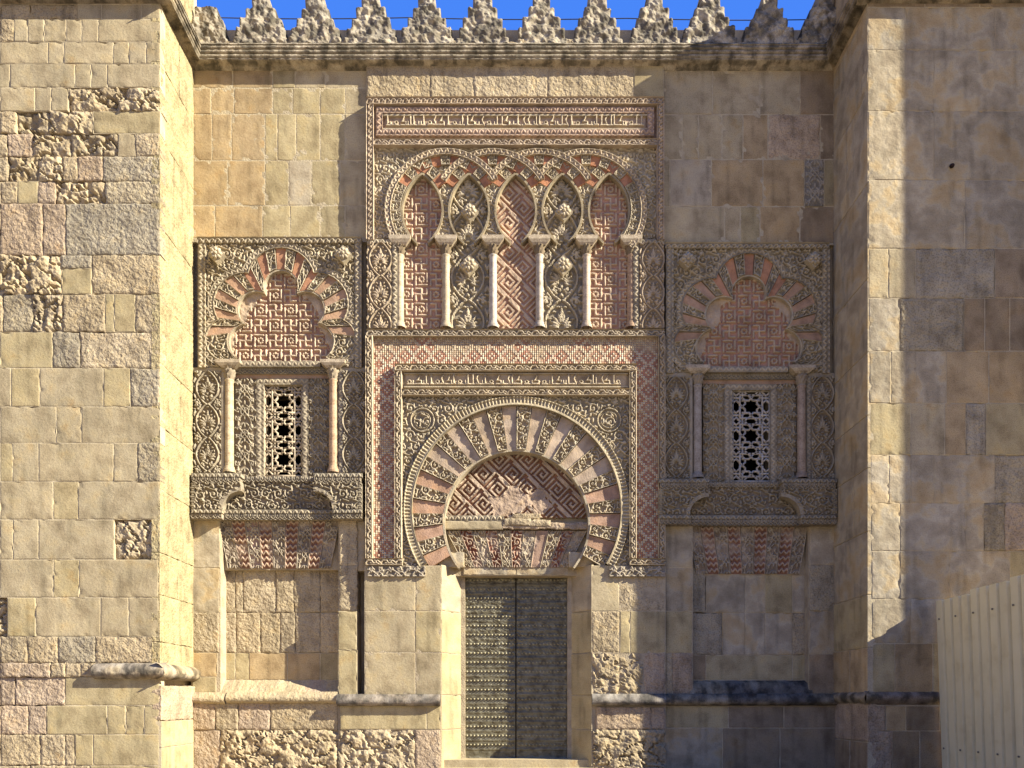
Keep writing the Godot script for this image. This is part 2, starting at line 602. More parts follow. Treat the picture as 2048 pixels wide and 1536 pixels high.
	T.plain = t

func fill_gaps(t: Tile, mirrored: bool) -> void:
	for k in 1600:
		var x := rng.randf() * t.w * (0.5 if mirrored else 1.0)
		var y := rng.randf() * t.h
		var free := true
		for o in [[0, 0], [3, 0], [-3, 0], [0, 3], [0, -3], [2, 2], [-2, -2], [2, -2], [-2, 2]]:
			if t.at(x + o[0], y + o[1]) > 0.05: free = false
		if free:
			var a := rng.randf() * TAU
			t.leaf(x - cos(a) * 2.0, y - sin(a) * 2.0, a, 4.5, 1.1)
			if mirrored: t.leaf(t.w - x + cos(a) * 2.0, y - sin(a) * 2.0, PI - a, 4.5, 1.1)

# angular lettering cut in relief: a base line with tall shafts, teeth, loops and broad crossbars
func kufic(ln: int, word: String) -> Tile:
	var t := Tile.new(ln, 26)
	var x := 3.0
	var k := 0
	while x < ln - 14:
		var ch := word[k % word.length()]
		k += 1
		match ch:
			"l":
				t.line(x + 2, 3, x + 2, 20, 1.5); t.line(x + 2, 3, x + 4, 2.4, 1.2); t.line(x, 21, x + 6, 21, 1.5); x += 6
			"u":
				t.line(x + 2, 14, x + 2, 20, 1.4); t.line(x, 21, x + 5, 21, 1.5); x += 5
			"o":
				t.ring(x + 4.5, 16.5, 3.2, 1.3); t.line(x, 21, x + 9, 21, 1.4); x += 9.5
			"k":
				t.line(x, 21, x + 11, 21, 1.5); t.line(x + 1, 14, x + 10, 14, 1.4); t.line(x + 10, 14, x + 10, 21, 1.4); t.line(x + 3, 13, x + 7, 4, 1.3); x += 12.5
			"f":
				t.line(x, 21, x + 8, 21, 1.5); t.line(x + 7, 20, x + 3, 10, 1.5); t.line(x + 3, 10, x + 7, 3, 1.4); x += 9
			"-":
				t.line(x, 21, x + 4, 21, 1.4); x += 4
			_:
				x += 4
	return t

# ---------------------------------------------------------------- carved surfaces
# options: dep, thick, hi, lo, vert, mask, ext, step, ou, ov, su, sv, diag, mat
func relief(par: Node, called: String, x0: float, y0: float, x1: float, y1: float, z: float, tile: Tile, o := {}) -> MeshInstance3D:
	var step: float = o.get("step", 1.0)
	var dep: float = o.get("dep", 0.022)
	var hi: Color = vary(o.get("hi", CREAM), 0.04)
	var lo: Color = o.get("lo", shade(hi, 0.66))  # ground painted darker than the raised carving, adding recess shade by colour
	var vert: bool = o.get("vert", false)
	var diag: bool = o.get("diag", false)
	var ou: float = o.get("ou", 0.0)
	var ov: float = o.get("ov", 0.0)
	var su: float = o.get("su", 1.0)
	var sv: float = o.get("sv", 1.0)
	var hasmask := o.has("mask")
	var hasext := o.has("ext")
	var mask = o.get("mask")
	var ext = o.get("ext")
	var nu := maxi(1, int(round((x1 - x0) / step)))
	var nv := maxi(1, int(round((y1 - y0) / step)))
	var p := PackedVector3Array()
	var c := PackedColorArray()
	p.resize((nu + 1) * (nv + 1))
	c.resize(p.size())
	var ok := PackedByteArray()
	if hasmask: ok.resize(p.size())
	var kz := (D - z) / 1500.0
	for j in nv + 1:
		var py := y0 + (y1 - y0) * j / nv
		for i in nu + 1:
			var px := x0 + (x1 - x0) * i / nu
			var q := j * (nu + 1) + i
			var u := px - x0
			var v := py - y0
			if diag:
				var uu := (u + v) * 0.7071
				v = (v - u) * 0.7071
				u = uu
			if vert:
				var uu := v
				v = u
				u = uu
			var h := tile.at(u * su + ou, v * sv + ov)
			if hasext: h = ext.call(px, py, h)
			var X := (px - 1024.0) * kz
			var Y := EYE + (HZ - py) * kz
			var n := na.get_noise_2d(X * 1.7, Y * 1.7)
			var w := nb.get_noise_2d(X, Y)
			p[q] = Vector3(X, Y, z + dep * h * (1.0 + 0.35 * w) + 0.004 * n)
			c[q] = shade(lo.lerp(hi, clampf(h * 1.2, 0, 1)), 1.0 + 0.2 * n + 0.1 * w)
			if hasmask: ok[q] = 1 if mask.call(px, py) else 0
	var keep := PackedByteArray()
	if hasmask:
		keep.resize(nu * nv)
		for j in nv:
			for i in nu:
				var q := j * (nu + 1) + i
				keep[j * nu + i] = ok[q] & ok[q + 1] & ok[q + nu + 1] & ok[q + nu + 2]
	return put(par, called, grid_mesh(nu, nv, p, c, keep, Vector3(0, 0, -o.get("thick", 0.1))), o.get("mat", M.carved))

# a patch of an arch: angles in degrees clockwise from the top; radii are functions of the angle or numbers
func arch_patch(par: Node, called: String, cx: float, cy: float, a0: float, a1: float, rin, rout, z: float, tile: Tile, o := {}) -> MeshInstance3D:
	var step: float = o.get("step", 1.0)
	var dep: float = o.get("dep", 0.022)
	var hi: Color = vary(o.get("hi", CREAM), 0.04)
	var lo: Color = o.get("lo", shade(hi, 0.66))  # darker ground colour puts shade between the carved strokes
	var rise: float = o.get("rise", 0.0)
	var along: bool = o.get("along", true)
	var prof = o.get("prof")
	var hasprof := o.has("prof")
	var am := deg_to_rad((a0 + a1) * 0.5)
	var ri0: float = rin if rin is float or rin is int else rin.call(am)
	var ro0: float = rout if rout is float or rout is int else rout.call(am)
	var rm := (ri0 + ro0) * 0.5
	var nu := maxi(1, int(round(deg_to_rad(a1 - a0) * ro0 / step)))
	var nv := maxi(1, int(round((ro0 - ri0) / step)))
	if o.has("nv"): nv = o.nv
	var p := PackedVector3Array()
	var c := PackedColorArray()
	p.resize((nu + 1) * (nv + 1))
	c.resize(p.size())
	var kz := (D - z) / 1500.0
	for i in nu + 1:
		var a := deg_to_rad(lerpf(a0, a1, float(i) / nu))
		var ri: float = rin if rin is float or rin is int else rin.call(a)
		var ro: float = rout if rout is float or rout is int else rout.call(a)
		var sa := sin(a)
		var ca := cos(a)
		var u := (a - am) * rm
		for j in nv + 1:
			var t := float(j) / nv
			var r := lerpf(ro, ri, t)
			var h := tile.at(u * o.get("su", 1.0) + 100.0, (ro0 - ri0) * t * o.get("su", 1.0)) if along else tile.at(u * tile.w / 54.0 * 1.6 + tile.w * 0.5, (ro0 - ri0) * t * 1.2)
			var X := (cx + r * sa - 1024.0) * kz
			var Y := EYE + (HZ - cy + r * ca) * kz
			var n := na.get_noise_2d(X * 1.7, Y * 1.7)
			var w := nb.get_noise_2d(X, Y)
			if o.has("fillet") and (i < 2 or i > nu - 2 or j < 2 or j > nv - 2): h = 1.0
			var e := 0.0
			if hasprof: e = prof.call(t)
			var q := j * (nu + 1) + i
			p[q] = Vector3(X, Y, z + e + rise * float(i) / nu + dep * h * (1.0 + 0.35 * w) + 0.004 * n)
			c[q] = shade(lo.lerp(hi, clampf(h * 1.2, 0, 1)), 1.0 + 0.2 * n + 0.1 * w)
	return put(par, called, grid_mesh(nu, nv, p, c, PackedByteArray(), Vector3(0, 0, -o.get("thick", 0.1))), o.get("mat", M.carved))

func lathe(par: Node, called: String, base: Vector3, prof: Array, mat: Material, col: Color, n := 22, lobes := 0, deep := 0.0) -> MeshInstance3D:
	var p := PackedVector3Array()
	var c := PackedColorArray()
	var nv := prof.size() - 1
	for j in nv + 1:
		for i in n + 1:
			var a := TAU * i / n
			var f := 1.0
			if lobes > 0 and j > 0 and j < nv: f += deep * sin(lobes * a + j * 1.6)
			# u runs to the right as seen from outside
			var q := base + Vector3(sin(a) * prof[j].x * f, prof[j].y, cos(a) * prof[j].x * f)
			p.append(q)
			c.append(shade(col, 1.0 + 0.15 * na.get_noise_3dv(q * 3.0)))
	return put(par, called, grid_mesh(n, nv, p, c, PackedByteArray(), Vector3.ZERO), mat)

# shaft, capital and base as sub-parts of a column whose foot stands at (px, yb) and whose capital ends at yt
func column(par: Node, px: float, yt: float, yb: float, zc: float, r: float, col: Color, cap := Color(0.33, 0.27, 0.19)) -> void:
	var g := group_node(par, "column")
	var b := at(px, yb, zc)
	var hh := wy(yt, zc) - b.y
	lathe(g, "shaft", b + Vector3(0, 0.1, 0), [Vector2(r * 0.93, hh - 0.34), Vector2(r * 1.1, hh - 0.35), Vector2(r * 1.1, hh - 0.375), Vector2(r * 0.93, hh - 0.39), Vector2(r * 0.98, hh * 0.4), Vector2(r, 0.0)], M.marble, col)
	var ch := 0.25
	lathe(g, "capital", b + Vector3(0, hh - ch, 0), [Vector2(r * 1.62, ch), Vector2(r * 1.25, ch * 0.86), Vector2(r * 1.3, ch * 0.8), Vector2(r * 1.5, ch * 0.66), Vector2(r * 1.2, ch * 0.52), Vector2(r * 1.3, ch * 0.36), Vector2(r * 1.0, ch * 0.16), Vector2(r * 0.9, 0.0)], M.carved, cap, 32, 8, 0.14)
	lathe(g, "base", b, [Vector2(r * 0.95, 0.13), Vector2(r * 1.15, 0.115), Vector2(r * 1.12, 0.09), Vector2(r * 1.35, 0.06), Vector2(r * 1.45, 0.03), Vector2(r * 1.45, 0.0)], M.marble, shade(col, 0.9))

# a square boss set cornerwise that carries a flower
func rosette(par: Node, px: float, py: float, z: float, s: float, col: Color) -> void:
	var g := group_node(par, "rosette")
	var c0 := at(px, py, z)
	var st := SurfaceTool.new()
	st.begin(Mesh.PRIMITIVE_TRIANGLES)
	var bm := BoxMesh.new()
	bm.size = Vector3(s, s, 0.16)
	st.append_from(bm, 0, Transform3D(Basis(Vector3.BACK, PI / 4), c0 + Vector3(0, 0, 0.05)))
	put(g, "block", tinted(st, col), M.carved)
	st = SurfaceTool.new()
	st.begin(Mesh.PRIMITIVE_TRIANGLES)
	var sp := SphereMesh.new()
	sp.radial_segments = 10
	sp.rings = 5
	for k in 8:
		var a := TAU * k / 8
		var bs := Basis(Vector3.BACK, a) * Basis.from_scale(Vector3(s * 0.52, s * 0.26, 0.07))
		st.append_from(sp, 0, Transform3D(bs, c0 + Vector3(cos(a) * s * 0.3, sin(a) * s * 0.3, 0.14)))
	st.append_from(sp, 0, Transform3D(Basis.from_scale(Vector3(s * 0.3, s * 0.3, 0.1)), c0 + Vector3(0, 0, 0.16)))
	put(g, "flower", tinted(st, shade(col, 1.05)), M.carved)

func tinted(st: SurfaceTool, col: Color) -> ArrayMesh:
	var arr := st.commit_to_arrays()
	var vv: PackedVector3Array = arr[Mesh.ARRAY_VERTEX]
	var cc := PackedColorArray()
	for v in vv: cc.append(shade(col, 1.0 + 0.18 * na.get_noise_3dv(v * 2.0)))
	arr[Mesh.ARRAY_COLOR] = cc
	arr[Mesh.ARRAY_TANGENT] = null
	var me := ArrayMesh.new()
	me.add_surface_from_arrays(Mesh.PRIMITIVE_TRIANGLES, arr)
	return me

# ---------------------------------------------------------------- setting
func ground() -> void:
	var pm := PlaneMesh.new()
	pm.size = Vector2(500, 500)
	var m := MeshInstance3D.new()
	m.name = "street_pavement"
	m.mesh = pm
	var mt := StandardMaterial3D.new()
	mt.albedo_texture = noise_tex(41, 0.01, 5, [[0.0, Color(0.53, 0.475, 0.40)], [1.0, Color(0.62, 0.56, 0.47)]], 512)
	mt.uv1_triplanar = true
	mt.uv1_world_triplanar = true
	mt.uv1_scale = Vector3.ONE / 3.0
	mt.roughness = 0.85
	m.material_override = mt
	m.set_meta("kind", "structure")
	m.set_meta("label", "pale stone pavement of the street in front of the gate")
	m.set_meta("category", "pavement")
	add_child(m)

func neighbour_wing() -> void:
	var t := thing("stone_wing", "tall plain stone wing projecting beside the right buttress, beyond the picture", "building", Vector3(12, 0, 0))
	solid(t, "wall", Vector3(11.85, 0, -6.0), Vector3(26.0, 18.7, 3.05), M.smooth, TAN)
	moulding(t, "cornice", Vector3(11.85, 18.7, 3.05), Vector3(26.0, 18.7, 3.05), Vector3.BACK, [Vector2(-0.5, 0.3), Vector2(0.02, 0.3), Vector2(0.02, 0.1), Vector2(0.0, 0.0)], M.rough, GREY)

func side_stones(par: Node, rows: Array, xw: float, facing: float, z0: float, z1: float) -> void:
	# courses of a return wall in the plane x = xw; rows: [y top, y bottom, kind, joint 0..1 or 0]
	for r in rows:
		var ya := wy(r[0], 0.7)
		var yb := wy(r[1], 0.7)
		var cuts := [0.0, 1.0]
		if r[3] > 0.0: cuts = [0.0, r[3], 1.0]
		for i in cuts.size() - 1:
			var za := lerpf(z1, z0, cuts[i])
			var zb := lerpf(z1, z0, cuts[i + 1])
			var U := Vector3(0, 0, -1)
			var oz := za
			if facing < 0.0:
				U = Vector3(0, 0, 1)
				oz = zb
			var m := stone_mesh(Vector3(xw, ya - 0.005, oz) + U * 0.005, U, Vector3.DOWN, Vector3(facing, 0, 0), absf(za - zb) - 0.01, ya - yb - 0.01, form_of(r[2]), 0.15, kind_tint(r[2]))
			put(par, "stone", m, stone_mat_of(r[2]))

func left_buttress() -> void:
	var z := 1.45
	var t := thing("buttress", "sunlit left buttress of patched ashlar with eroded upper courses", "buttress", Vector3(-8, 0, 0.7))
	var xe := wx(320, z)
	solid(t, "mortar", Vector3(-13.0, 0.0, -0.5), Vector3(xe - 0.16, 16.2, z - 0.17), M.mortar, Color(0.52, 0.43, 0.29))
	masonry(t, [
		"-60 8|-160d60d190d320", "8 38|-80r0r60r155s203s283s320", "38 83|-60s0r28s55s88s132s163s196s320", "84 127|-60s0s96s128s226s258s292s320", "128 175|-40s20s150s182s214s320",  # topmost course coloured dark for the cornice shadow over it
		"175 222|-60s0s70s102s136e232e320", "222 267|-60s0r32e100e186y320", "267 312|-60r14k65e140e236s270r320", "312 362|-60r15e75e125r155k205g320", "362 407|-60r0r35y75k110e210g320",
		"407 510|-60r0k85k131g320", "588 664|-60r5g65e88e125r210y228y270r320", "664 736|-60y0y105g160r320", "736 813|-60s22y79s207y260g320",
		"813 886|-60s0s112s163s320", "886 963|-60s0y25s77s227s275g319", "963 1039|-60s0s106y156s319", "1039 1119|-60s0s26s77s228h317", "1119 1195|-60s0s107y158s317", "1195 1273|-60h14y71s201s257s317",
		"1273 1326|-60r0r55r115g191r314", "1354 1411|-60k0k30k130y318", "1411 1469|-60k0k55k93y214y251y288y318", "1469 1531|-60r0r80r130r150y186y318", "1531 1600|-60r60r180y318",
		"510 588|-60r0e60e123x183r320", "510 536|123g183", "536 588|123y183"], z)
	side_stones(t, [[-120, 60, "q", 0.0], [60, 190, "q", 0.55], [190, 330, "q", 0.0], [330, 500, "q", 0.4], [500, 640, "q", 0.0], [640, 760, "q", 0.0], [760, 880, "q", 0.6], [880, 1000, "q", 0.0],
		[1000, 1120, "q", 0.0], [1120, 1200, "q", 0.5], [1200, 1290, "q", 0.0], [1290, 1340, "q", 0.0]], xe, 1.0, 0.0, z)
	side_stones(t, [[1372, 1440, "k", 0.6], [1440, 1490, "y", 0.4], [1490, 1560, "y", 0.0]], xe + 0.03, 1.0, 0.0, z)
	# weathered drip ledge round the corner
	var pr := [Vector2(-0.05, 0.14), Vector2(0.05, 0.10), Vector2(0.13, 0.02), Vector2(0.14, -0.06), Vector2(0.11, -0.12), Vector2(0.03, -0.16), Vector2(-0.05, -0.17)]
	var ya := wy(1340, z)
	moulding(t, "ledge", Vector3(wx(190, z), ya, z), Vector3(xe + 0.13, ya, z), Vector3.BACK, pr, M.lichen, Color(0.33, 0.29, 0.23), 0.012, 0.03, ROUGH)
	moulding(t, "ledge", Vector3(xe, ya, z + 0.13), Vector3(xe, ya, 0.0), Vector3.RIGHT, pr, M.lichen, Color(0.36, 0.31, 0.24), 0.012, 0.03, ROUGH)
	masonry(t, ["1326 1354|-60r0k100r130r160r190"], z + 0.03)
	buttress_top(t, -13.0, xe, 1.0)

func cornice_profile() -> Array:
	return [Vector2(-0.35, 0.30), Vector2(0.22, 0.30), Vector2(0.235, 0.265), Vector2(0.205, 0.255), Vector2(0.205, 0.245), Vector2(0.235, 0.235), Vector2(0.235, 0.19), Vector2(0.20, 0.18), Vector2(0.20, 0.17), Vector2(0.225, 0.16), Vector2(0.22, 0.115),
		Vector2(0.185, 0.105), Vector2(0.185, 0.095), Vector2(0.21, 0.085), Vector2(0.205, 0.045), Vector2(0.175, 0.035), Vector2(0.19, 0.02), Vector2(0.185, 0.0), Vector2(0.15, -0.012), Vector2(0.09, -0.02), Vector2(0.05, -0.035), Vector2(0.03, -0.06), Vector2(-0.03, -0.07)]

func buttress_top(t: Node, xl: float, xr: float, facing: float) -> void:
	var y := wy(118, 0.2)
	var dark := Color(0.26, 0.22, 0.155)
	if facing > 0.0:
		moulding(t, "cornice", Vector3(xr, y, 1.45 + 0.2), Vector3(xr, y, 0.0), Vector3.RIGHT, cornice_profile(), M.lichen, dark, 0.006, 0.04, ROUGH)
		moulding(t, "cornice", Vector3(xl, y, 1.45), Vector3(xr + 0.2, y, 1.45), Vector3.BACK, cornice_profile(), M.lichen, dark, 0.006, 0.08, ROUGH)
	else:
		moulding(t, "cornice", Vector3(xl, y, 0.0), Vector3(xl, y, 1.45 + 0.2), Vector3.LEFT, cornice_profile(), M.lichen, dark, 0.006, 0.04, ROUGH)
		moulding(t, "cornice", Vector3(xl - 0.2, y, 1.45), Vector3(xr, y, 1.45), Vector3.BACK, cornice_profile(), M.lichen, dark, 0.006, 0.08, ROUGH)

func right_buttress() -> void:
	var z := 1.45
	var t := thing("buttress", "right buttress of stained plaster-smeared ashlar with one narrow sunlit strip", "buttress", Vector3(8, 0, 0.7))
	var xe := wx(1735, z)
	solid(t, "mortar", Vector3(xe + 0.03, 0.0, -0.5), Vector3(13.5, 16.2, z - 0.03), M.mortar, Color(0.50, 0.42, 0.30))
	masonry(t, [
		"-60 14|1735d1850d1960d2120", "14 100|1735p1812p1990p2130", "100 222|1735p1868p2120", "222 360|1736p1868p2120", "360 497|1736p1930p2130",  # uppermost course has the cornice shadow put into its dark colour
		"497 596|1737s1777s1832g1990d2120", "596 702|1738p1800g1928d1970d2020d2120", "702 806|1739p1782p1832p1893o1978o2120", "806 910|1740y1822s1890o1932g1972y2120",
		"910 1006|1741p1778p1822p1868p1990g2120", "1006 1102|1742p1800p1932p1968g2010k2120", "1102 1198|1743p1800p1900p2020y2120", "1198 1287|1744p1822p2120",
		"1287 1384|1745y1790o1866y2120", "1412 1462|1744k1772o1812d1880d2000d2120", "1462 1600|1740k1785d1840d1960d2120"], z)
	side_stones(t, [[-120, 90, "o", 0.0], [90, 250, "p", 0.0], [250, 420, "p", 0.6], [420, 600, "p", 0.0], [600, 740, "p", 0.0], [740, 860, "p", 0.5], [860, 960, "p", 0.0],
		[960, 1080, "p", 0.4], [1080, 1200, "p", 0.0], [1200, 1300, "y", 0.0], [1300, 1388, "o", 0.5], [1388, 1480, "k", 0.0], [1480, 1560, "d", 0.5]], xe, -1.0, 0.0, z)
	var pr := [Vector2(-0.03, 0.10), Vector2(0.05, 0.05), Vector2(0.08, 0.0), Vector2(0.07, -0.07), Vector2(0.0, -0.13), Vector2(-0.03, -0.15)]
	var ya := wy(1393, z)
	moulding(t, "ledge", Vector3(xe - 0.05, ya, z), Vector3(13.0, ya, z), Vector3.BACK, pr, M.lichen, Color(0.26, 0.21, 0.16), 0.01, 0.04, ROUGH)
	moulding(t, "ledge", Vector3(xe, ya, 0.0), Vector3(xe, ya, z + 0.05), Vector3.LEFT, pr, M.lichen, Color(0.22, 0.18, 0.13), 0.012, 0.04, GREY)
	# a rusty iron stub and a broken hole in the plaster
	lathe(t, "iron_stub", at(1904, 331, z + 0.03) - Vector3(0, 0.03, 0), [Vector2(0.0, 0.06), Vector2(0.035, 0.05), Vector2(0.045, 0.03), Vector2(0.03, 0.0), Vector2(0.0, 0.0)], M.wire, Color(0.03, 0.02, 0.02), 10)
	buttress_top(t, xe, 13.5, -1.0)

func facade_wall() -> void:
	var t := thing("gate_wall", "recessed wall of large mixed ashlar blocks between the two buttresses", "wall", Vector3(0, 0, -1.0))
	var mc := Color(0.45, 0.37, 0.25)
	# the body of the wall: everything behind the stones, open where the door and the two windows are
	solid(t, "mortar", Vector3(-6.6, 0, -3.2), Vector3(6.6, 14.5, -2.2), M.mortar, shade(mc, 0.5))
	slab(t, "mortar", 380, 60, 1690, 745, -0.14, -2.2, M.mortar, mc)
	for b in [[380, 745, 500, 1040], [635, 745, 740, 1040], [1320, 745, 1440, 1060], [1560, 745, 1690, 1060], [740, 745, 900, 1180], [1165, 745, 1320, 1180], [900, 745, 1165, 1110]]:
		slab(t, "mortar", b[0], b[1], b[2], b[3], -0.22, -2.2, M.mortar, mc)
	for b in [[500, 955, 635, 1060], [1440, 965, 1560, 1060]]:
		slab(t, "mortar", b[0], b[1], b[2], b[3], -0.17, -2.2, M.mortar, mc)
	slab(t, "mortar", 380, 1040, 930, 1600, -0.34, -2.2, M.mortar, mc)
	slab(t, "mortar", 1135, 1040, 1690, 1600, -0.34, -2.2, M.mortar, mc)
	slab(t, "mortar", 900, 1100, 1165, 1152, -0.4, -2.2, M.mortar, mc)
	solid(t, "mortar", Vector3(-1.2, 0, -2.2), Vector3(1.4, 4.5, -0.56), M.mortar, shade(mc, 0.4))
	# upper panels
	slab(t, "mortar", 380, 120, 735, 484, -0.004, -0.3, M.mortar, Color(0.5, 0.42, 0.28))
	slab(t, "mortar", 1326, 120, 1690, 490, -0.004, -0.3, M.mortar, Color(0.5, 0.42, 0.28))
	masonry(t, ["120 176|386o465o545y590s650s735", "176 228|386o422o468o545y585y640y690s735", "228 321|386o424o463o530y555y592y640y690s735", "321 411|386o455o530y577w623y680s735", "411 476|386o430o525y580y640y690s735",
		"120 140|1326d1440d1560d1690", "140 229|1326s1425s1520s1600d1690", "229 319|1326s1365s1397s1444s1486o1536k1640d1690", "319 413|1326s1340w1423o1526o1609g1648y1690", "413 487|1326s1449s1481y1520o1600d1690"], 0.0, 0.2)
	relief(t, "carved_slab", 1610, 322, 1647, 412, 0.012, T.lace, {"dep": 0.016, "thick": 0.05, "hi": Color(0.36, 0.32, 0.25)})
	# frieze above the arcade
	slab(t, "mortar", 733, 120, 1328, 200, 0.05, -0.2, M.mortar, mc)
	masonry(t, ["120 196|733r860r948r1095r1268y1328"], 0.065, 0.15)
	# below the left window bay: jambs, blocked opening
	slab(t, "mortar", 382, 1030, 441, 1600, -0.0, -0.4, M.mortar, mc)
	slab(t, "mortar", 677, 1030, 712, 1600, -0.0, -0.4, M.mortar, mc)
	masonry(t, ["1034 1136|384p440", "1136 1224|384p438", "1224 1305|384r438", "1305 1354|384o434", "1354 1385|384y432",
		"1034 1130|678r714", "1130 1222|678r715"], 0.02, 0.45)
	masonry(t, ["1034 1142|714p731"], -0.03, 0.3)
	masonry(t, ["1222 1300|676y713", "1300 1390|676y714"], 0.10, 0.45)
	masonry(t, ["1130 1225|438r470r486r552r588r640r690", "1225 1306|438r472r520r560r590r640r690", "1306 1360|434y470y498o575o640y690", "1360 1392|436y560y690"], -0.30, 0.1)
	# sloping sill of the blocked opening
	moulding(t, "sill", at(426, 1387, 0.02), at(678, 1387, 0.02), Vector3.BACK, [Vector2(-0.33, 0.28), Vector2(-0.05, 0.04), Vector2(0.03, 0.0), Vector2(0.03, -0.08)], M.rough, PINK, 0.012, 0.04, TAN)
	# piers beside the door
	slab(t, "mortar", 729, 1131, 882, 1600, 0.12, -0.4, M.mortar, mc)
	masonry(t, ["1131 1222|729s831s883", "1222 1305|729s830y883", "1305 1390|729s831s883"], 0.125, 0.2)
	slab(t, "mortar", 1183, 1131, 1331, 1600, 0.105, -0.4, M.mortar, mc)
	masonry(t, ["1131 1222|1183s1238r1331", "1222 1306|1183r1239r1240y1260y1331", "1306 1392|1183e1238e1288k1331"], 0.115, 0.2)
	# right of the portal, below the right window bay
	slab(t, "mortar", 1331, 1040, 1386, 1600, -0.0, -0.4, M.mortar, mc)
	slab(t, "mortar", 1617, 1040, 1690, 1600, -0.0, -0.4, M.mortar, mc)
	masonry(t, ["1044 1135|1331p1385", "1135 1222|1331p1385", "1222 1306|1331y1385", "1306 1392|1331r1345k1385",
		"1044 1130|1620p1690", "1130 1222|1620g1690", "1222 1308|1620p1690", "1308 1390|1618d1690"], 0.02, 0.45)
	masonry(t, ["1130 1226|1380g1412p1490p1530y1585p1622", "1226 1310|1380g1445p1490p1530p1585r1622", "1310 1360|1380d1412y1585y1622", "1360 1400|1380d1480d1622"], -0.2, 0.2)
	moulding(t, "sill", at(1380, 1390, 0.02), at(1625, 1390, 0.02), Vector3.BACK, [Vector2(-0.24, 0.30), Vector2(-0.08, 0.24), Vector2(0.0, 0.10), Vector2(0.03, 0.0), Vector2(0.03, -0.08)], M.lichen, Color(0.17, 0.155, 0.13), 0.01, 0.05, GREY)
	# plinth: ledges and the rough courses under them
	var led := [Vector2(-0.3, 0.12), Vector2(0.0, 0.10), Vector2(0.08, 0.0), Vector2(0.085, -0.07), Vector2(0.03, -0.12), Vector2(-0.1, -0.13)]
	moulding(t, "ledge", at(382, 1394, 0.10), at(452, 1396, 0.10), Vector3.BACK, led, M.rough, PINK, 0.012, 0.04, TAN)
	moulding(t, "ledge", at(454, 1394, 0.11), at(676, 1394, 0.11), Vector3.BACK, led, M.rough, ROUGH, 0.012, 0.04, TAN)
	moulding(t, "ledge", at(674, 1399, 0.20), at(881, 1399, 0.20), Vector3.BACK, led, M.lichen, Color(0.25, 0.225, 0.19), 0.008, 0.04, Color(0.36, 0.31, 0.24))
	moulding(t, "ledge", at(1184, 1398, 0.2), at(1331, 1398, 0.2), Vector3.BACK, led, M.lichen, Color(0.34, 0.31, 0.26), 0.008, 0.04, Color(0.40, 0.36, 0.29))
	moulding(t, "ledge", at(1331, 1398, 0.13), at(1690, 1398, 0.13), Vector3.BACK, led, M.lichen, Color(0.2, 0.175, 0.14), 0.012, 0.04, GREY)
	slab(t, "mortar", 382, 1402, 676, 1600, 0.06, -0.4, M.mortar, shade(mc, 0.8))
	slab(t, "mortar", 676, 1408, 881, 1600, 0.10, -0.4, M.mortar, shade(mc, 0.8))
	slab(t, "mortar", 1184, 1408, 1331, 1600, 0.10, -0.4, M.mortar, shade(mc, 0.8))
	slab(t, "mortar", 1331, 1408, 1690, 1600, 0.06, -0.4, M.mortar, shade(mc, 0.8))
	masonry(t, ["1404 1460|384k430r476k540r676", "1460 1600|384k440e676"], 0.10, 0.2)
	masonry(t, ["1411 1459|680y853y881", "1459 1600|676e830k881"], 0.15, 0.2)
	masonry(t, ["1414 1459|1192k1302k1331", "1459 1600|1186e1331"], 0.15, 0.2)
	masonry(t, ["1412 1456|1331y1457d1568d1690", "1456 1600|1331p1445d1560d1690"], 0.10, 0.2)

func cornice() -> void:
	var y := wy(118, 0.2)
	var t := thing("cornice", "long blackened cornice of stacked fillets under the row of merlons", "cornice", Vector3(0, y, 0))
	moulding(t, "fillets", Vector3(-6.5, y, 0.0), Vector3(6.5, y, 0.0), Vector3.BACK, cornice_profile(), M.lichen, Color(0.36, 0.31, 0.22), 0.006, 0.03, Color(0.50, 0.43, 0.31))
	for k in 18:
		var x0 := 388 + k * 72 + rng.randf_range(-12, 12)
		block(t, "parapet_block", x0, 80 + rng.randf_range(-3, 3), x0 + rng.randf_range(50, 72), 91, 0.10, "r", 0.35)
	solid(t, "parapet_core", Vector3(-6.5, y + 0.18, -0.25), Vector3(6.5, y + 0.31, 0.0), M.lichen, ROUGH)

func merlons() -> void:
	var xs := [410, 520, 629, 741, 853, 965, 1083, 1195, 1310, 1420, 1540, 1652]
	var said := ["short broken first stepped merlon beside the left buttress", "second stepped merlon from the left, blunt with pale eroded face", "third stepped merlon from the left on the cornice", "fourth stepped merlon from the left on the cornice",
		"fifth stepped merlon from the left, above the left part of the arcade", "sixth stepped merlon from the left, above the second niche", "seventh stepped merlon from the left, above the middle of the portal", "eighth stepped merlon from the left, above the fourth niche",
		"ninth stepped merlon from the left, above the right end of the arcade", "tenth stepped merlon from the left, dark and shaded", "eleventh stepped merlon from the left, above the right window bay", "last stepped merlon beside the right buttress, half hidden"]
	for k in 12:
		var z := 0.13
		var t := thing("merlon", said[k], "merlon", at(xs[k], 85, z), "stepped merlons along the cornice")
		var hw := [54.0, 49.0, 39.5, 29.5, 19.0, 8.5]
		var top := 1.0
		var tiers := 4 if k == 0 else (5 if k == 1 else 6)
		var sc := 0.82 if k == 0 else rng.randf_range(0.96, 1.03)
		var widths := PackedFloat32Array()
		for i in tiers: widths.append((hw[i] + rng.randf_range(-2.0, 2.0)) * sc)
		put(t, "body", merlon_mesh(xs[k], z, widths), M.lichen)

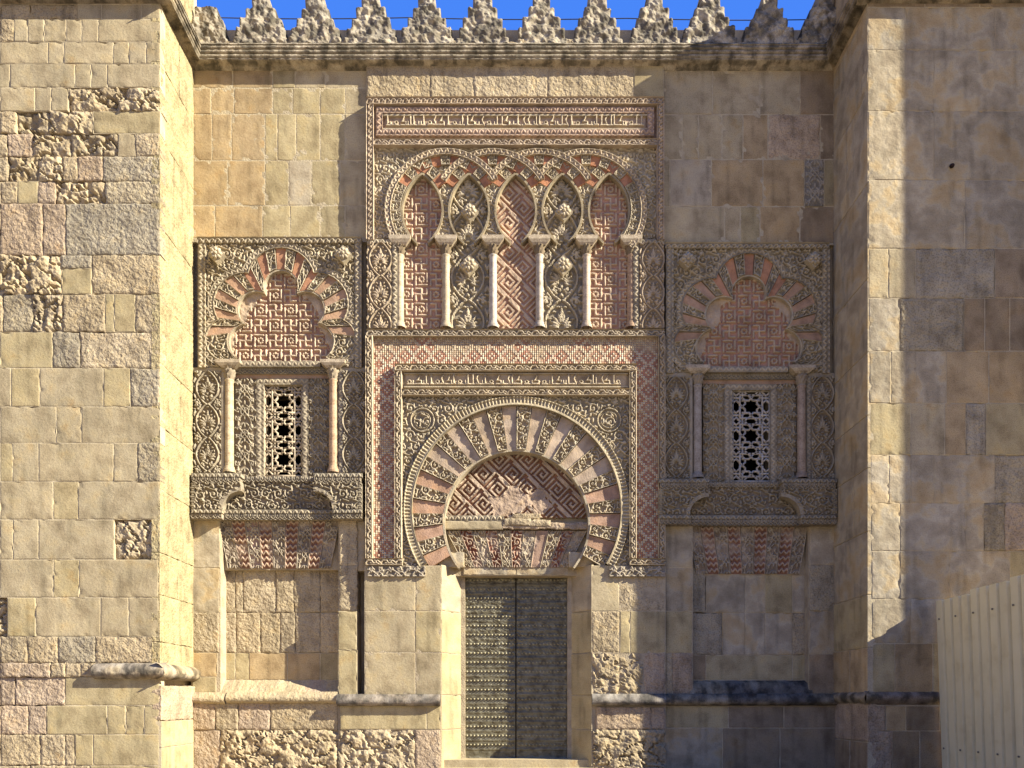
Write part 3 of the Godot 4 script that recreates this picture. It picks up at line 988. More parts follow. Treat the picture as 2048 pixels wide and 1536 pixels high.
func merlon_mesh(cx: float, z: float, widths: PackedFloat32Array) -> ArrayMesh:
	var nu := 62
	var hpx := 14.0 + (widths.size() - 1) * 20.0
	var nv := int(hpx / 1.7)
	var p := PackedVector3Array()
	var c := PackedColorArray()
	var ok := PackedByteArray()
	var so := Vector3(rng.randf() * 50.0, rng.randf() * 50.0, 0.0)
	for j in nv + 1:
		var py := 87.0 - hpx + hpx * j / nv
		for i in nu + 1:
			var px := cx + 54.0 * (2.0 * i / nu - 1.0)
			var b := at(px, py, z)
			var q := b + so
			var up: float = (87.0 - py + 6.0) / 20.0
			var tier := clampi(int(floorf(up + 0.02 * na.get_noise_3dv(q * 3.0))), 0, widths.size() - 1)
			var half := widths[tier] + 0.8 * na.get_noise_3dv(q * 3.0)
			var inside := half - absf(px - cx)
			ok.append(1 if inside > 0.0 else 0)
			# steps worn round at their rims, the middle of the face roughened by weather
			var h := 0.03 * na.get_noise_3dv(q * 1.6) + 0.045 * nb.get_noise_3dv(q * 0.9) - 0.04 * smoothstep(4.0, 0.0, inside)
			var fr: float = up - floorf(up)
			if inside < 11.0: h -= 0.03 * smoothstep(0.86, 1.0, fr)
			p.append(b + Vector3(0, 0, h))
			var pale := smoothstep(-0.35, 0.1, na.get_noise_3dv(q * 1.3)) * smoothstep(1.0, 10.0, inside) * smoothstep(6.0, 3.0, up)
			c.append(shade(Color(0.36, 0.32, 0.245).lerp(Color(0.52, 0.455, 0.335), pale), 1.0 + 0.25 * nb.get_noise_3dv(q)))
	var keep := PackedByteArray()
	for j in nv:
		for i in nu:
			var q := j * (nu + 1) + i
			keep.append(ok[q] & ok[q + 1] & ok[q + nu + 1] & ok[q + nu + 2])
	return grid_mesh(nu, nv, p, c, keep, Vector3(0, 0, -0.34))

# ---------------------------------------------------------------- upper part of the portal: five niches under interlaced arches
func arcade() -> void:
	var t := thing("blind_arcade", "carved blind arcade of five niches under interlaced red and cream arches", "blind arcade", at(1031, 665, 0.0))
	var c := [798.0, 891.0, 985.0, 1078.0, 1172.0, 1265.0]
	var cy := 420.0
	var R := 87.0
	slab(t, "back_wall", 740, 200, 1322, 662, -0.05, -0.14, M.mortar, ROUGH)
	# frame
	var fr := {"dep": 0.03, "thick": 0.2, "hi": Color(0.49, 0.385, 0.27)}
	relief(t, "frame_band", 733, 195, 1328, 209, 0.17, T.leafband, fr)
	var fv := fr.duplicate(); fv.vert = true
	relief(t, "frame_band", 733, 209, 747, 480, 0.168, T.leafband, fv)
	relief(t, "frame_band", 1314, 209, 1328, 480, 0.168, T.leafband, fv)
	slab(t, "frame_ground", 747, 209, 1314, 282, 0.075, -0.05, M.carved, Color(0.42, 0.29, 0.2))
	for b in [[752, 213, 1308, 226, false], [752, 258, 1308, 271, false], [752, 226, 765, 258, true], [1295, 226, 1308, 258, true]]:
		relief(t, "frame_band", b[0], b[1], b[2], b[3], 0.145, T.chevron, {"dep": 0.016, "thick": 0.1, "vert": b[4], "hi": Color(0.50, 0.36, 0.26)})
	var ins := group_node(t, "inscription")
	relief(ins, "lettering", 770, 231, 1291, 256, 0.095, T.kufic, {"dep": 0.045, "thick": 0.06, "hi": Color(0.52, 0.43, 0.3), "lo": Color(0.44, 0.33, 0.23), "step": 0.8})
	for b in [[766, 228, 1295, 231.0], [766, 256, 1295, 258.5]]:
		slab(ins, "fillet", b[0], b[1], b[2], b[3], 0.138, 0.07, M.carved, CREAM)
	relief(t, "frame_band", 747, 278, 1314, 291, 0.16, T.meander, {"dep": 0.03, "thick": 0.15, "hi": Color(0.48, 0.385, 0.28)})
	# spandrels and pendants between the niches
	var open := func(px: float, py: float) -> bool:
		if py > 478.0: return true
		for k in 5:
			var a := Vector2(px - c[k], py - cy).length_squared()
			var b := Vector2(px - c[k + 1], py - cy).length_squared()
			if a < R * R and b < R * R: return true
		return false
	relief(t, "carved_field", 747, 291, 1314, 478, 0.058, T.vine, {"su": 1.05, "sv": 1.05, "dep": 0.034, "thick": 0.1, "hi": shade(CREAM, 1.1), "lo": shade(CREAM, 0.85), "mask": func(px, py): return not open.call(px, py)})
	# edges of the niches
	for k in 5:
		var half := rad_to_deg(asin((c[k + 1] - c[k]) * 0.5 / R))
		arch_patch(t, "niche_edge", c[k + 1], cy, -138, -half, R - 2.0, R + 2.0, 0.125, T.plain, {"dep": 0.0, "thick": 0.17, "hi": Color(0.54, 0.44, 0.28)})
		arch_patch(t, "niche_edge", c[k], cy, half, 138, R - 2.0, R + 2.0, 0.125, T.plain, {"dep": 0.0, "thick": 0.17, "hi": Color(0.54, 0.44, 0.28)})
	# voussoirs and the interlaced bands above them
	for k in 6:
		for n in range([2, -11, -5, -5, -5, -5][k], [6, 6, 6, 6, 12, -1][k]):
			var b0 := n * 10.8 - 5.4
			var red := absi(n) < 7 and n % 2 != 0
			var zz := 0.122 if n > 0 else (0.10 if k > 1 and n < -1 else 0.11)
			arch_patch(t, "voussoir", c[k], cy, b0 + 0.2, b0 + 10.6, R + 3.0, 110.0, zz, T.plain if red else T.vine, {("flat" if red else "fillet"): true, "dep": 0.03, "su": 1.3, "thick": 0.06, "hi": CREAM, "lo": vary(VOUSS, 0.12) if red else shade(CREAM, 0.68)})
		if k == 0 or k == 5: continue
		arch_patch(t, "arch_band", c[k], cy, -130.0 if k == 1 else -58.5, 130.0 if k == 4 else 58.5, 110.0, 122.0, 0.14, T.chevron, {"dep": 0.018, "thick": 0.1, "rise": 0.02, "hi": Color(0.52, 0.42, 0.29),
			"prof": func(f: float): return 0.02 if f < 0.2 or f > 0.85 else 0.0})
	# backs of the niches
	for k in 5:
		var x0: float = c[k] + 4.0 if k > 0 else 798.0
		var x1: float = c[k + 1] - 4.0 if k < 4 else 1265.0
		if k == 0 or k == 4:
			relief(t, "niche_back", x0, 335, x1, 658, -0.02, T.fret, {"dep": 0.032, "thick": 0.03, "hi": Color(0.52, 0.40, 0.28), "lo": BRICK})
		elif k == 2:
			relief(t, "niche_back", x0, 335, x1, 658, -0.02, T.key, {"su": 1.2, "sv": 1.2, "dep": 0.032, "thick": 0.03, "hi": Color(0.52, 0.39, 0.27), "lo": BRICK, "diag": true})
		else:
			relief(t, "niche_back", x0, 335, x1, 658, -0.02, T.tree, {"dep": 0.05, "thick": 0.03, "hi": CREAM, "su": 0.68, "sv": 0.75})
			rosette(t, (x0 + x1) * 0.5 + 2.0, 431, 0.0, 0.25, CREAM)
			rosette(t, (x0 + x1) * 0.5, 537, 0.0, 0.27, CREAM)
	# columns with imposts
	for k in 6:
		var px: float = c[k] + [2, 1, 1, 1, 1, -3][k]
		column(t, px, 487, 657, 0.055, 0.08, [Color(0.5, 0.43, 0.31), Color(0.49, 0.42, 0.30), Color(0.52, 0.48, 0.42), Color(0.47, 0.42, 0.35), Color(0.50, 0.42, 0.33), Color(0.42, 0.30, 0.2)][k], Color(0.22, 0.17, 0.11))
		impost(t, px, 474, 492, 0.11, 22.0, 12.0, Color(0.52, 0.45, 0.34))
	# side panels
	for s in [[734, 783, 784, 795], [1279, 1328, 1267, 1278]]:
		relief(t, "side_panel", s[0], 486, s[1], 657, 0.13, T.tree, {"dep": 0.045, "thick": 0.18, "hi": Color(0.47, 0.375, 0.26)})
		relief(t, "frame_band", s[2], 486, s[3], 657, 0.14, T.chevron, {"dep": 0.018, "thick": 0.18, "vert": true})
		relief(t, "frame_band", minf(s[0], s[2]), 478, maxf(s[1], s[3]), 486, 0.155, T.chevron, {"dep": 0.018, "thick": 0.18})
	relief(t, "string_course", 733, 660, 1329, 673, 0.135, T.meander, {"dep": 0.04, "thick": 0.2, "hi": Color(0.40, 0.335, 0.245), "lo": Color(0.24, 0.2, 0.15)})

# flared block between capital and arch
func impost(par: Node, px: float, y0: float, y1: float, z: float, w0: float, w1: float, col := MARBLE, dz := 0.08) -> void:
	var st := SurfaceTool.new()
	st.begin(Mesh.PRIMITIVE_TRIANGLES)
	var ring := []
	for l in [[y0, w0, 1.0], [y0 + (y1 - y0) * 0.42, w0 * 0.97, 1.0], [y0 + (y1 - y0) * 0.75, lerpf(w0, w1, 0.6), 0.75], [y1, w1, 0.45]]:
		var a := at(px - l[1], l[0], z)
		var b := at(px + l[1], l[0], z)
		ring.append([Vector3(a.x, a.y, -0.05), Vector3(a.x, a.y, z + dz * l[2]), Vector3(b.x, b.y, z + dz * l[2]), Vector3(b.x, b.y, -0.05)])
	st.set_smooth_group(-1)
	for l in 3:
		for k in 3:
			quad(st, ring[l][k], ring[l][k + 1], ring[l + 1][k + 1], ring[l + 1][k])
	quad(st, ring[0][0], ring[0][3], ring[0][2], ring[0][1])
	quad(st, ring[3][1], ring[3][2], ring[3][3], ring[3][0])
	st.generate_normals()
	put(par, "impost", tinted(st, col), M.marble)

func quad(st: SurfaceTool, a: Vector3, b: Vector3, c: Vector3, d: Vector3) -> void:
	for v in [a, b, c, a, c, d]: st.add_vertex(v)

# ---------------------------------------------------------------- lower part: horseshoe portal
func circle_r(ox: float, oy: float, R: float):
	# distance from the centre of an arch to a circle whose centre lies (ox, oy) below it
	return func(a: float) -> float:
		var d := Vector2(sin(a), -cos(a))
		var b := d.x * ox + d.y * oy
		return b + sqrt(maxf(b * b - (ox * ox + oy * oy) + R * R, 0.0))

func portal() -> void:
	var t := thing("horseshoe_portal", "sunlit carved horseshoe arch portal with checkered brick frame around the bronze door", "portal", at(1033, 1135, 0.0))
	slab(t, "back_wall", 740, 672, 1322, 800, -0.02, -0.3, M.mortar, ROUGH)
	var band := {"dep": 0.045, "thick": 0.25, "hi": Color(0.47, 0.385, 0.265), "lo": Color(0.33, 0.265, 0.18)}
	var vb := band.duplicate(); vb.vert = true
	for b in [[732, 673, 746, 1117], [1317, 673, 1330, 1117], [790, 743, 805, 1117], [1259, 743, 1273, 1117]]:
		relief(t, "frame_band", b[0], b[1], b[2], b[3], 0.155, T.meander, vb)
	relief(t, "frame_band", 790, 729, 1273, 743, 0.16, T.meander, band)
	relief(t, "frame_band", 805, 778, 1259, 792, 0.15, T.meander, band)
	relief(t, "frame_band", 732, 1117, 805, 1131, 0.15, T.meander, band)
	relief(t, "frame_band", 1259, 1117, 1330, 1131, 0.15, T.meander, band)
	# checkered brick mosaic
	checker(t, 746, 675, 1317, 730, 0.085)
	checker(t, 746, 730, 790, 1117, 0.085)
	checker(t, 1273, 730, 1317, 1117, 0.085)
	# inscription
	var ins := group_node(t, "inscription")
	slab(ins, "ground", 805, 743, 1259, 778, 0.09, -0.1, M.carved, Color(0.40, 0.31, 0.2))
	relief(ins, "lettering", 811, 748, 1253, 772, 0.105, T.kufic_low, {"dep": 0.048, "thick": 0.05, "hi": Color(0.5, 0.41, 0.28), "lo": Color(0.42, 0.33, 0.22), "step": 0.8})
	for b in [[808, 746, 1256, 748], [808, 772, 1256, 774.5]]:
		slab(ins, "fillet", b[0], b[1], b[2], b[3], 0.14, 0.06, M.carved, CREAM)
	# spandrels with a medallion in each
	var cx := 1033.0
	var medal := func(px: float, py: float, h: float) -> float:
		for m in [[845.0, 841.0], [1218.0, 841.0]]:
			var d := Vector2(px - m[0], py - m[1])
			var l := d.length()
			if l < 27.0:
				var k := absf(l - 23.0)
				if k < 1.2: return 1.0
				if absf(l - 16.0) < 1.0: return 0.8
				if l < 14.0: return h
				return 0.0
		return h
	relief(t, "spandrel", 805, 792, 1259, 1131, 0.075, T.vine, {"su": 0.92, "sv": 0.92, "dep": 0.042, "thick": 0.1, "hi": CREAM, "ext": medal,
		"mask": func(px: float, py: float): return Vector2(px - cx, py - 1019.0).length() > 216.0})
	# archivolt
	arch_patch(t, "archivolt", cx, 1019, -121, 121, 209.0, 226.0, 0.135, T.ribs, {"dep": 0.02, "thick": 0.15, "hi": Color(0.50, 0.42, 0.28), "prof": func(f: float): return 0.025 if f < 0.13 or f > 0.9 else 0.0})
	# voussoirs: carved stone and smooth plastered brick by turns
	var rin = circle_r(0.0, 16.0, 147.0)
	var rout = circle_r(0.0, -11.0, 208.0)
	var aa := -121.5
	for i in 30:
		var carvedv := i % 2 == 1
		var b0 := -121.5 + i * 8.1
		var tone := Color(0.455, 0.355, 0.255)
		if absf(b0 + 4.0) > 62.0: tone = Color(0.43, 0.275, 0.185)
		arch_patch(t, "voussoir", cx, 1030, b0 + 0.2, b0 + 7.9, rin, rout, 0.062 if carvedv else 0.068, T.vine if carvedv else T.plain, {"su": 1.05, ("fillet" if carvedv else "flat"): true, "dep": 0.045, "thick": 0.3, "hi": CREAM, "lo": vary(tone, 0.1) if not carvedv else Color(0.36, 0.28, 0.18)})
	arch_patch(t, "intrados_edge", cx, 1046, -128, 128, 143.5, 147.5, 0.07, T.plain, {"dep": 0.0, "thick": 0.3, "hi": CREAM, "lo": CREAM})
	for b in [[878, 928], [1138, 1188]]:
		block(t, "springer", b[0], 1104, b[1], 1134, -0.03, "p", 0.3)
	# tympanum with fretwork, its lower left part broken away
	var broken := func(px: float, py: float, h: float) -> float:
		var n := na.get_noise_2d(px * 0.02, py * 0.02) * 34.0
		var d := Vector2((px - 1040.0) / 46.0, (py - 1002.0) / 30.0).length() * 40.0 - 40.0 + n
		return 0.7 if d < 0.0 else h
	relief(t, "tympanum", 880, 895, 1186, 1036, -0.17, T.key, {"su": 1.2, "sv": 1.2, "dep": 0.048, "thick": 0.05, "hi": Color(0.47, 0.365, 0.26), "lo": Color(0.31, 0.16, 0.10), "diag": true, "ext": broken, "step": 0.9})
	# ledge under the tympanum
	relief(t, "lintel_band", 884, 1031, 1008, 1042, -0.055, T.chevron, {"dep": 0.018, "thick": 0.13})
	block(t, "broken_ledge", 1007, 1036, 1062, 1051, -0.02, "r", 0.12)
	block(t, "broken_ledge", 1058, 1039, 1101, 1052, -0.03, "r", 0.12)
	block(t, "broken_ledge", 1024, 1026, 1082, 1039, -0.07, "r", 0.12)
	block(t, "lintel_beam", 884, 1042, 1006, 1058, -0.04, "s", 0.14)
	block(t, "lintel_beam", 1004, 1044, 1180, 1058, -0.05, "k", 0.14)
	# flat arch over the door
	slab(t, "flat_arch_back", 884, 1055, 1182, 1152, -0.21, -0.5, M.mortar, ROUGH)
	var nn := 11
	for i in nn:
		var x0 := lerpf(892, 1174, float(i) / nn)
		var x1 := lerpf(892, 1174, float(i + 1) / nn)
		var b0 := lerpf(930, 1136, float(i) / nn)
		var b1 := lerpf(930, 1136, float(i + 1) / nn)
		wedge(t, "lintel_voussoir", x0, x1, b0, b1, 1062, 1135, -0.13, -0.19, T.lace if i % 2 == 0 else T.vine, CREAM if i % 2 == 0 else Color(0.44, 0.33, 0.24), Color(0.34, 0.25, 0.16) if i % 2 == 0 else Color(0.27, 0.1, 0.06), i == 7)
	# brackets on which the arch stands
	for b in [[735, 851], [1219, 1330]]:
		relief(t, "bracket", b[0], 1132, b[1], 1153, 0.15, T.lace, {"dep": 0.03, "thick": 0.2, "vert": true, "hi": Color(0.40, 0.34, 0.25), "lo": Color(0.26, 0.22, 0.16)})

func wedge(par: Node, called: String, x0: float, x1: float, b0: float, b1: float, y0: float, y1: float, z0: float, z1: float, tile: Tile, hi: Color, lo: Color, blank := false, su := 1.0) -> void:
	var nu := maxi(2, int(round(x1 - x0)))
	var nv := int(round(y1 - y0))
	var p := PackedVector3Array()
	var c := PackedColorArray()
	for j in nv + 1:
		var f := float(j) / nv
		for i in nu + 1:
			var px := lerpf(lerpf(x0 + 0.6, x1 - 0.6, float(i) / nu), lerpf(b0 + 0.6, b1 - 0.6, float(i) / nu), f)
			var py := lerpf(y0, y1, f)
			var h := tile.at((x1 - x0) * i / nu * su + 1.0, j) if not blank else 0.6
			if i < 2 or i > nu - 2: h = 1.0
			var zz := lerpf(z0, z1, f)
			var q := at(px, py, zz)
			var n := na.get_noise_2d(q.x * 1.7, q.y * 1.7)
			# faded and broken away in places
			var gone := smoothstep(0.06, 0.4, na.get_noise_2d(q.x * 1.1 + 20.0, q.y * 1.1))
			q.z += 0.034 * h * (1.0 - 0.7 * gone) + 0.012 * gone * nb.get_noise_2d(q.x, q.y) + 0.004 * n
			p.append(q)
			c.append(shade(lo.lerp(hi, clampf(h * 1.2, 0, 1)).lerp(Color(0.36, 0.295, 0.22), 0.55 * gone), 1.0 + 0.2 * n))
	put(par, called, grid_mesh(nu, nv, p, c, PackedByteArray(), Vector3(0, 0, -0.06)), M.carved)

# squares of red and pale brick in stepped diamonds, each with its own small face
func checker(par: Node, x0: float, y0: float, x1: float, y1: float, z: float) -> void:
	slab(par, "mosaic_bed", x0, y0, x1, y1, z - 0.004, -0.1, M.mortar, CREAM)
	var st := SurfaceTool.new()
	st.begin(Mesh.PRIMITIVE_TRIANGLES)
	var s := 4.35
	for j in int(ceil((y1 - y0) / s)):
		for i in int(ceil((x1 - x0) / s)):
			var gi := int(round((x0 - 736.0) / s)) + i
			var gj := int(round((y0 - 675.0) / s)) + j
			var d0 := absi(posmod(gi + 4, 8) - 4) + absi(posmod(gj + 4, 8) - 4)
			var d1 := absi(posmod(gi, 8) - 4) + absi(posmod(gj, 8) - 4)
			var pale := d0 == 1 or d1 == 0 or (d0 >= 4 and d1 >= 3)
			var px0 := x0 + i * s + 0.2
			var py0 := y0 + j * s + 0.2
			var px1 := minf(px0 + s - 0.4, x1)
			var py1 := minf(py0 + s - 0.4, y1)
			var worn := na.get_noise_2d(px0 * 0.012, py0 * 0.012)
			if y1 < 735.0: worn += 0.95 - (py0 - 675.0) * 0.02
			var col := Color(0.60, 0.49, 0.36) if pale else Color(0.42, 0.215, 0.145)
			col = vary(col.lerp(Color(0.50, 0.40, 0.27), clampf(worn * 1.1 - 0.1, 0.0, 0.8)), 0.10)
			st.set_color(col)
			var zz := z + (0.007 if pale else 0.003) + rng.randf_range(-0.0015, 0.0015)
			var A := at(px0, py0, zz); var B := at(px1, py0, zz); var C := at(px1, py1, zz); var E := at(px0, py1, zz)
			quad(st, A, B, C, E)
			var k := Vector3(0, 0, -0.012)
			quad(st, B, A, A + k, B + k); quad(st, C, B, B + k, C + k); quad(st, E, C, C + k, E + k); quad(st, A, E, E + k, A + k)
	st.generate_normals()
	var o := put(par, "checkered_bricks", st.commit(), M.carved)
	o.set_meta("kind", "stuff")

func door() -> void:
	var z := -0.45
	var jt := thing("door_surround", "pale splayed stone jambs and lintel framing the double door", "door frame", at(1032, 1515, 0.0))
	# splayed jambs in courses
	for s in [[883.0, 930.0, 1], [1183.0, 1134.0, -1]]:
		var ys := [1131.0, 1222.0, 1306.0, 1390.0, 1459.0, 1600.0]
		for i in 5:
			var f := Vector3(wx(s[0], 0.12), 0, 0.12)
			var b := Vector3(wx(s[1], z), 0, z + 0.005)
			var U := (b - f).normalized() if s[2] == 1 else (f - b).normalized()
			var o := f if s[2] == 1 else b
			var N := Vector3.DOWN.cross(U)
			var ya := wy(ys[i], 0.0)
			var yb := maxf(wy(ys[i + 1], 0.0), 0.0)
			var kd := "y" if i > 0 else "p"
			put(jt, "jamb_stone", stone_mesh(Vector3(o.x, ya - 0.004, o.z), U, Vector3.DOWN, N, f.distance_to(b), ya - yb - 0.008, form_of(kd), 0.25, kind_tint(kd)), stone_mat_of(kd))
	block(jt, "lintel", 926, 1134, 1032, 1150, -0.19, "p", 0.3, 0.3)
	block(jt, "lintel", 1032, 1134, 1137, 1150, -0.19, "p", 0.3, 0.3)
	var sy := wy(1516, z)
	solid(jt, "threshold", Vector3(wx(885, 0.1), 0.0, z - 0.1), Vector3(wx(1181, 0.1), sy, 0.06), M.smooth, TAN)
	solid(jt, "threshold", Vector3(wx(880, 0.1), 0.0, 0.06), Vector3(wx(1186, 0.1), sy - 0.15, 0.45), M.smooth, TAN)
	var t := thing("double_door", "dark bronze double door studded with rows of nails, half in sun", "door", Vector3(wx(1032, z), sy, z))
	var brz := Color(0.20, 0.18, 0.12)
	for s in [[929.0, 1030.4], [1033.2, 1135.0]]:
		var g := group_node(t, "door_leaf")
		var wob := func(px: float, py: float, h: float) -> float:
			var row := fposmod(py - 1215.0, 18.3)
			var f := 0.5 + 0.5 * sin(px * 0.35 + 3.0 * na.get_noise_2d(px * 0.03, py * 0.05))
			var r := 1.0 if absf(row - 9.0) < 1.6 + 1.2 * f else 0.0
			return 0.5 * r + 0.5 * smoothstep(0.1, 0.3, nb.get_noise_2d(px * 0.012, py * 0.03)) * (1.0 if py < 1310.0 else 0.3)
		relief(g, "bronze_sheet", s[0], 1146, s[1], 1517, z, T.plain, {"dep": 0.018, "thick": 0.08, "hi": brz, "lo": shade(brz, 0.95), "mat": M.bronze, "ext": wob, "step": 1.3})
		var st := SurfaceTool.new()
		st.begin(Mesh.PRIMITIVE_TRIANGLES)
		st.set_color(shade(brz, 1.9))
		for j in 19:
			for i in 14:
				var px: float = s[0] + 5.0 + i * 7.1
				var q := at(px, 1160.0 + j * 18.3 + rng.randf_range(-0.4, 0.4), z)
				var r := 0.024
				var tip := q + Vector3(0, 0, 0.055)
				for k in 6:
					var a := TAU * k / 6
					var b := TAU * (k + 1) / 6
					st.add_vertex(tip); st.add_vertex(q + Vector3(sin(a) * r, cos(a) * r, 0)); st.add_vertex(q + Vector3(sin(b) * r, cos(b) * r, 0))
		st.generate_normals()
		var o := put(g, "door_studs", st.commit(), M.bronze)
		o.set_meta("kind", "stuff")

# ---------------------------------------------------------------- a window bay: lobed arch, columns, pierced window, corbels, lintel
func lobed(list: Array, cx: float, cy: float, grow: float):
	var tab := PackedFloat32Array()
	tab.resize(721)
	for k in 721:
		var a := deg_to_rad(k * 0.5 - 180.0)
		var d := Vector2(sin(a), -cos(a))
		var best := 4.0
		for l in list:
			var o := Vector2(l[0] - cx, l[1] - cy)
			var R: float = l[2] + grow
			var b := d.dot(o)
			var q := b * b - o.length_squared() + R * R
			if q > 0.0:
				best = maxf(best, b + sqrt(q))
		tab[k] = best
	return func(a: float) -> float: return tab[clampi(int(round((rad_to_deg(a) + 180.0) * 2.0)), 0, 720)]

func window_bay(dx: float, dy: float, left: bool) -> void:
	var t := thing("window_bay", "sunlit left window bay with five-lobed arch and pierced marble screen" if left else "shaded right window bay with five-lobed arch and pierced marble screen", "window bay", at(562 + dx, 1040 + dy, 0.0), "window bays beside the portal")
	var cream_carving := CREAM  # carved cream stone, one tone for both bays
	var dirt := Color(0.355, 0.305, 0.22)
	slab(t, "back_wall", 394 + dx, 480 + dy, 732 + dx, 745 + dy, -0.09, -0.14, M.mortar, ROUGH)
	# rectangular frame
	relief(t, "frame_band", 394 + dx, 475 + dy, 723 + dx, 486 + dy, 0.085, T.leafband, {"dep": 0.03, "thick": 0.18, "hi": cream_carving})
	relief(t, "frame_band", 396 + dx, 486 + dy, 411 + dx, 735 + dy, 0.08, T.chevron, {"dep": 0.02, "thick": 0.18, "vert": true, "hi": cream_carving})
	relief(t, "frame_band", 709 + dx, 486 + dy, 723 + dx, 735 + dy, 0.08, T.chevron, {"dep": 0.02, "thick": 0.18, "vert": true, "hi": cream_carving})
	var cx := 562.0 + dx
	var cy := 655.0 + dy
	var inner := [[562 + dx, 573 + dy, 35.0], [511 + dx, 618 + dy, 38.0], [613 + dx, 618 + dy, 38.0], [493 + dx, 684 + dy, 38.0], [631 + dx, 684 + dy, 38.0], [562 + dx, 655 + dy, 62.0]]
	var outer := [[562 + dx, 564 + dy, 68.0], [490 + dx, 608 + dy, 62.0], [634 + dx, 608 + dy, 62.0], [455 + dx, 680 + dy, 43.0], [669 + dx, 680 + dy, 43.0]]
	var rin = lobed(inner, cx, cy, 0.0)
	var rout = lobed(outer, cx, cy, 0.0)
	var rband = lobed(outer, cx, cy, 12.0)
	var keep := func(px: float, py: float) -> bool:
		var d := Vector2(px - cx, py - cy)
		if py > cy and absf(d.x) < 108.0: return false
		return d.length() > float(rband.call(atan2(d.x, -d.y))) - 4.0
	relief(t, "spandrel", 411 + dx, 486 + dy, 709 + dx, 735 + dy, 0.03, T.vine, {"dep": 0.048, "thick": 0.1, "hi": cream_carving, "mask": keep, "ou": 40.0 if left else 0.0})
	rosette(t, 437 + dx, 515 + dy, 0.06, 0.24, cream_carving)
	rosette(t, 689 + dx, 515 + dy, 0.06, 0.24, cream_carving)
	arch_patch(t, "arch_band", cx, cy, -124, 124, rout, rband, 0.06, T.chevron, {"dep": 0.018, "thick": 0.1, "nv": 12, "hi": cream_carving, "prof": func(f: float): return 0.02 if f < 0.16 or f > 0.84 else 0.0})
	# voussoirs, carved and red by turns
	var cuts := [-124.0]
	for n in 26: cuts.append(-97.0 + 7.76 * n)
	cuts.append(124.0)
	for i in cuts.size() - 1:
		var red: bool = i % 2 == 1
		arch_patch(t, "voussoir", cx, cy, cuts[i] + 0.25, cuts[i + 1] - 0.25, rin, rout, 0.036 if red else 0.022, T.plain if red else T.vine, {"su": 1.1, ("flat" if red else "fillet"): true, "dep": 0.04, "thick": 0.2, "hi": cream_carving, "lo": vary(VOUSS.lerp(CREAM, 0.12 if absf(cuts[i]) < 40.0 else 0.45), 0.12) if red else shade(cream_carving, 0.66)})
	arch_patch(t, "intrados_edge", cx, cy, -122, 122, func(a: float): return float(rin.call(a)) - 3.5, rin, 0.03, T.plain, {"dep": 0.0, "thick": 0.14, "nv": 2, "hi": cream_carving, "lo": cream_carving})
	# fretwork behind the arch, plain plaster near the edges
	var plast := func(px: float, py: float, h: float) -> float:
		var d := absf(px - cx - 4.0) - 36.0 - (py - 575.0 - dy) * 0.5 + 14.0 * na.get_noise_2d(px * 0.02, py * 0.02)
		return h if d < 0.0 else 0.8
	relief(t, "tympanum", 445 + dx, 530 + dy, 680 + dx, 724 + dy, -0.085, T.fret, {"dep": 0.042, "thick": 0.03, "hi": Color(0.50, 0.39, 0.27), "lo": BRICK, "ext": plast, "ou": 28.0, "ov": 12.0})
	# band and header beam over the window
	relief(t, "sill_band", 474 + dx, 722 + dy, 640 + dx, 733 + dy, 0.04, T.chevron, {"dep": 0.01, "thick": 0.2, "hi": cream_carving})
	relief(t, "header", 472 + dx, 735 + dy, 660 + dx, 748 + dy, -0.05, T.egg, {"dep": 0.03, "thick": 0.12, "hi": dirt})
	slab(t, "header", 470 + dx, 748 + dy, 662 + dx, 757 + dy, -0.08, -0.2, M.carved, Color(0.40, 0.27, 0.18))
	impost(t, 458 + dx, 722 + dy, 737 + dy, 0.06, 25.0, 13.0, MARBLE, 0.09)
	impost(t, 667 + dx, 722 + dy, 737 + dy, 0.06, 25.0, 13.0, MARBLE, 0.09)
	# columns
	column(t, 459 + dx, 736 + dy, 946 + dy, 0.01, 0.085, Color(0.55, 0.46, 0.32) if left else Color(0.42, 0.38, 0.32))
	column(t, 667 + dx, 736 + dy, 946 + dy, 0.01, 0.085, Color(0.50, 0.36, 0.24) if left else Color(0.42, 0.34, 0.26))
	# carved panels
	relief(t, "side_panel", 389 + dx, 743 + dy, 443 + dx, 946 + dy, 0.03, T.tree, {"dep": 0.048, "thick": 0.25, "hi": dirt, "lo": Color(0.27, 0.215, 0.145)})  # darker ground tone paints shade into the carved hollows
	slab(t, "panel_top", 386 + dx, 735 + dy, 447 + dx, 743 + dy, 0.05, -0.22, M.carved, dirt)
	relief(t, "side_panel", 686 + dx, 743 + dy, 731 + dx, 946 + dy, 0.03, T.tree, {"dep": 0.048, "thick": 0.25, "hi": dirt, "lo": Color(0.27, 0.215, 0.145), "ou": 5.0})
	slab(t, "panel_top", 680 + dx, 735 + dy, 733 + dx, 743 + dy, 0.05, -0.22, M.carved, dirt)
	slab(t, "panel_edge", 443 + dx, 743 + dy, 449 + dx, 946 + dy, 0.055, -0.22, M.carved, dirt)
	relief(t, "panel_edge", 677 + dx, 743 + dy, 686 + dx, 946 + dy, 0.045, T.chevron, {"dep": 0.01, "thick": 0.25, "vert": true, "hi": dirt})
	relief(t, "inner_panel", 470 + dx, 757 + dy, 513 + dx, 953 + dy, -0.10, T.lace, {"dep": 0.04, "thick": 0.12, "hi": dirt, "lo": Color(0.28, 0.225, 0.15)})
	relief(t, "inner_panel", 617 + dx, 757 + dy, 660 + dx, 953 + dy, -0.10, T.lace, {"dep": 0.04, "thick": 0.12, "hi": dirt, "lo": Color(0.28, 0.225, 0.15)})
	# window frame and pierced screen
	var wn := group_node(t, "window")
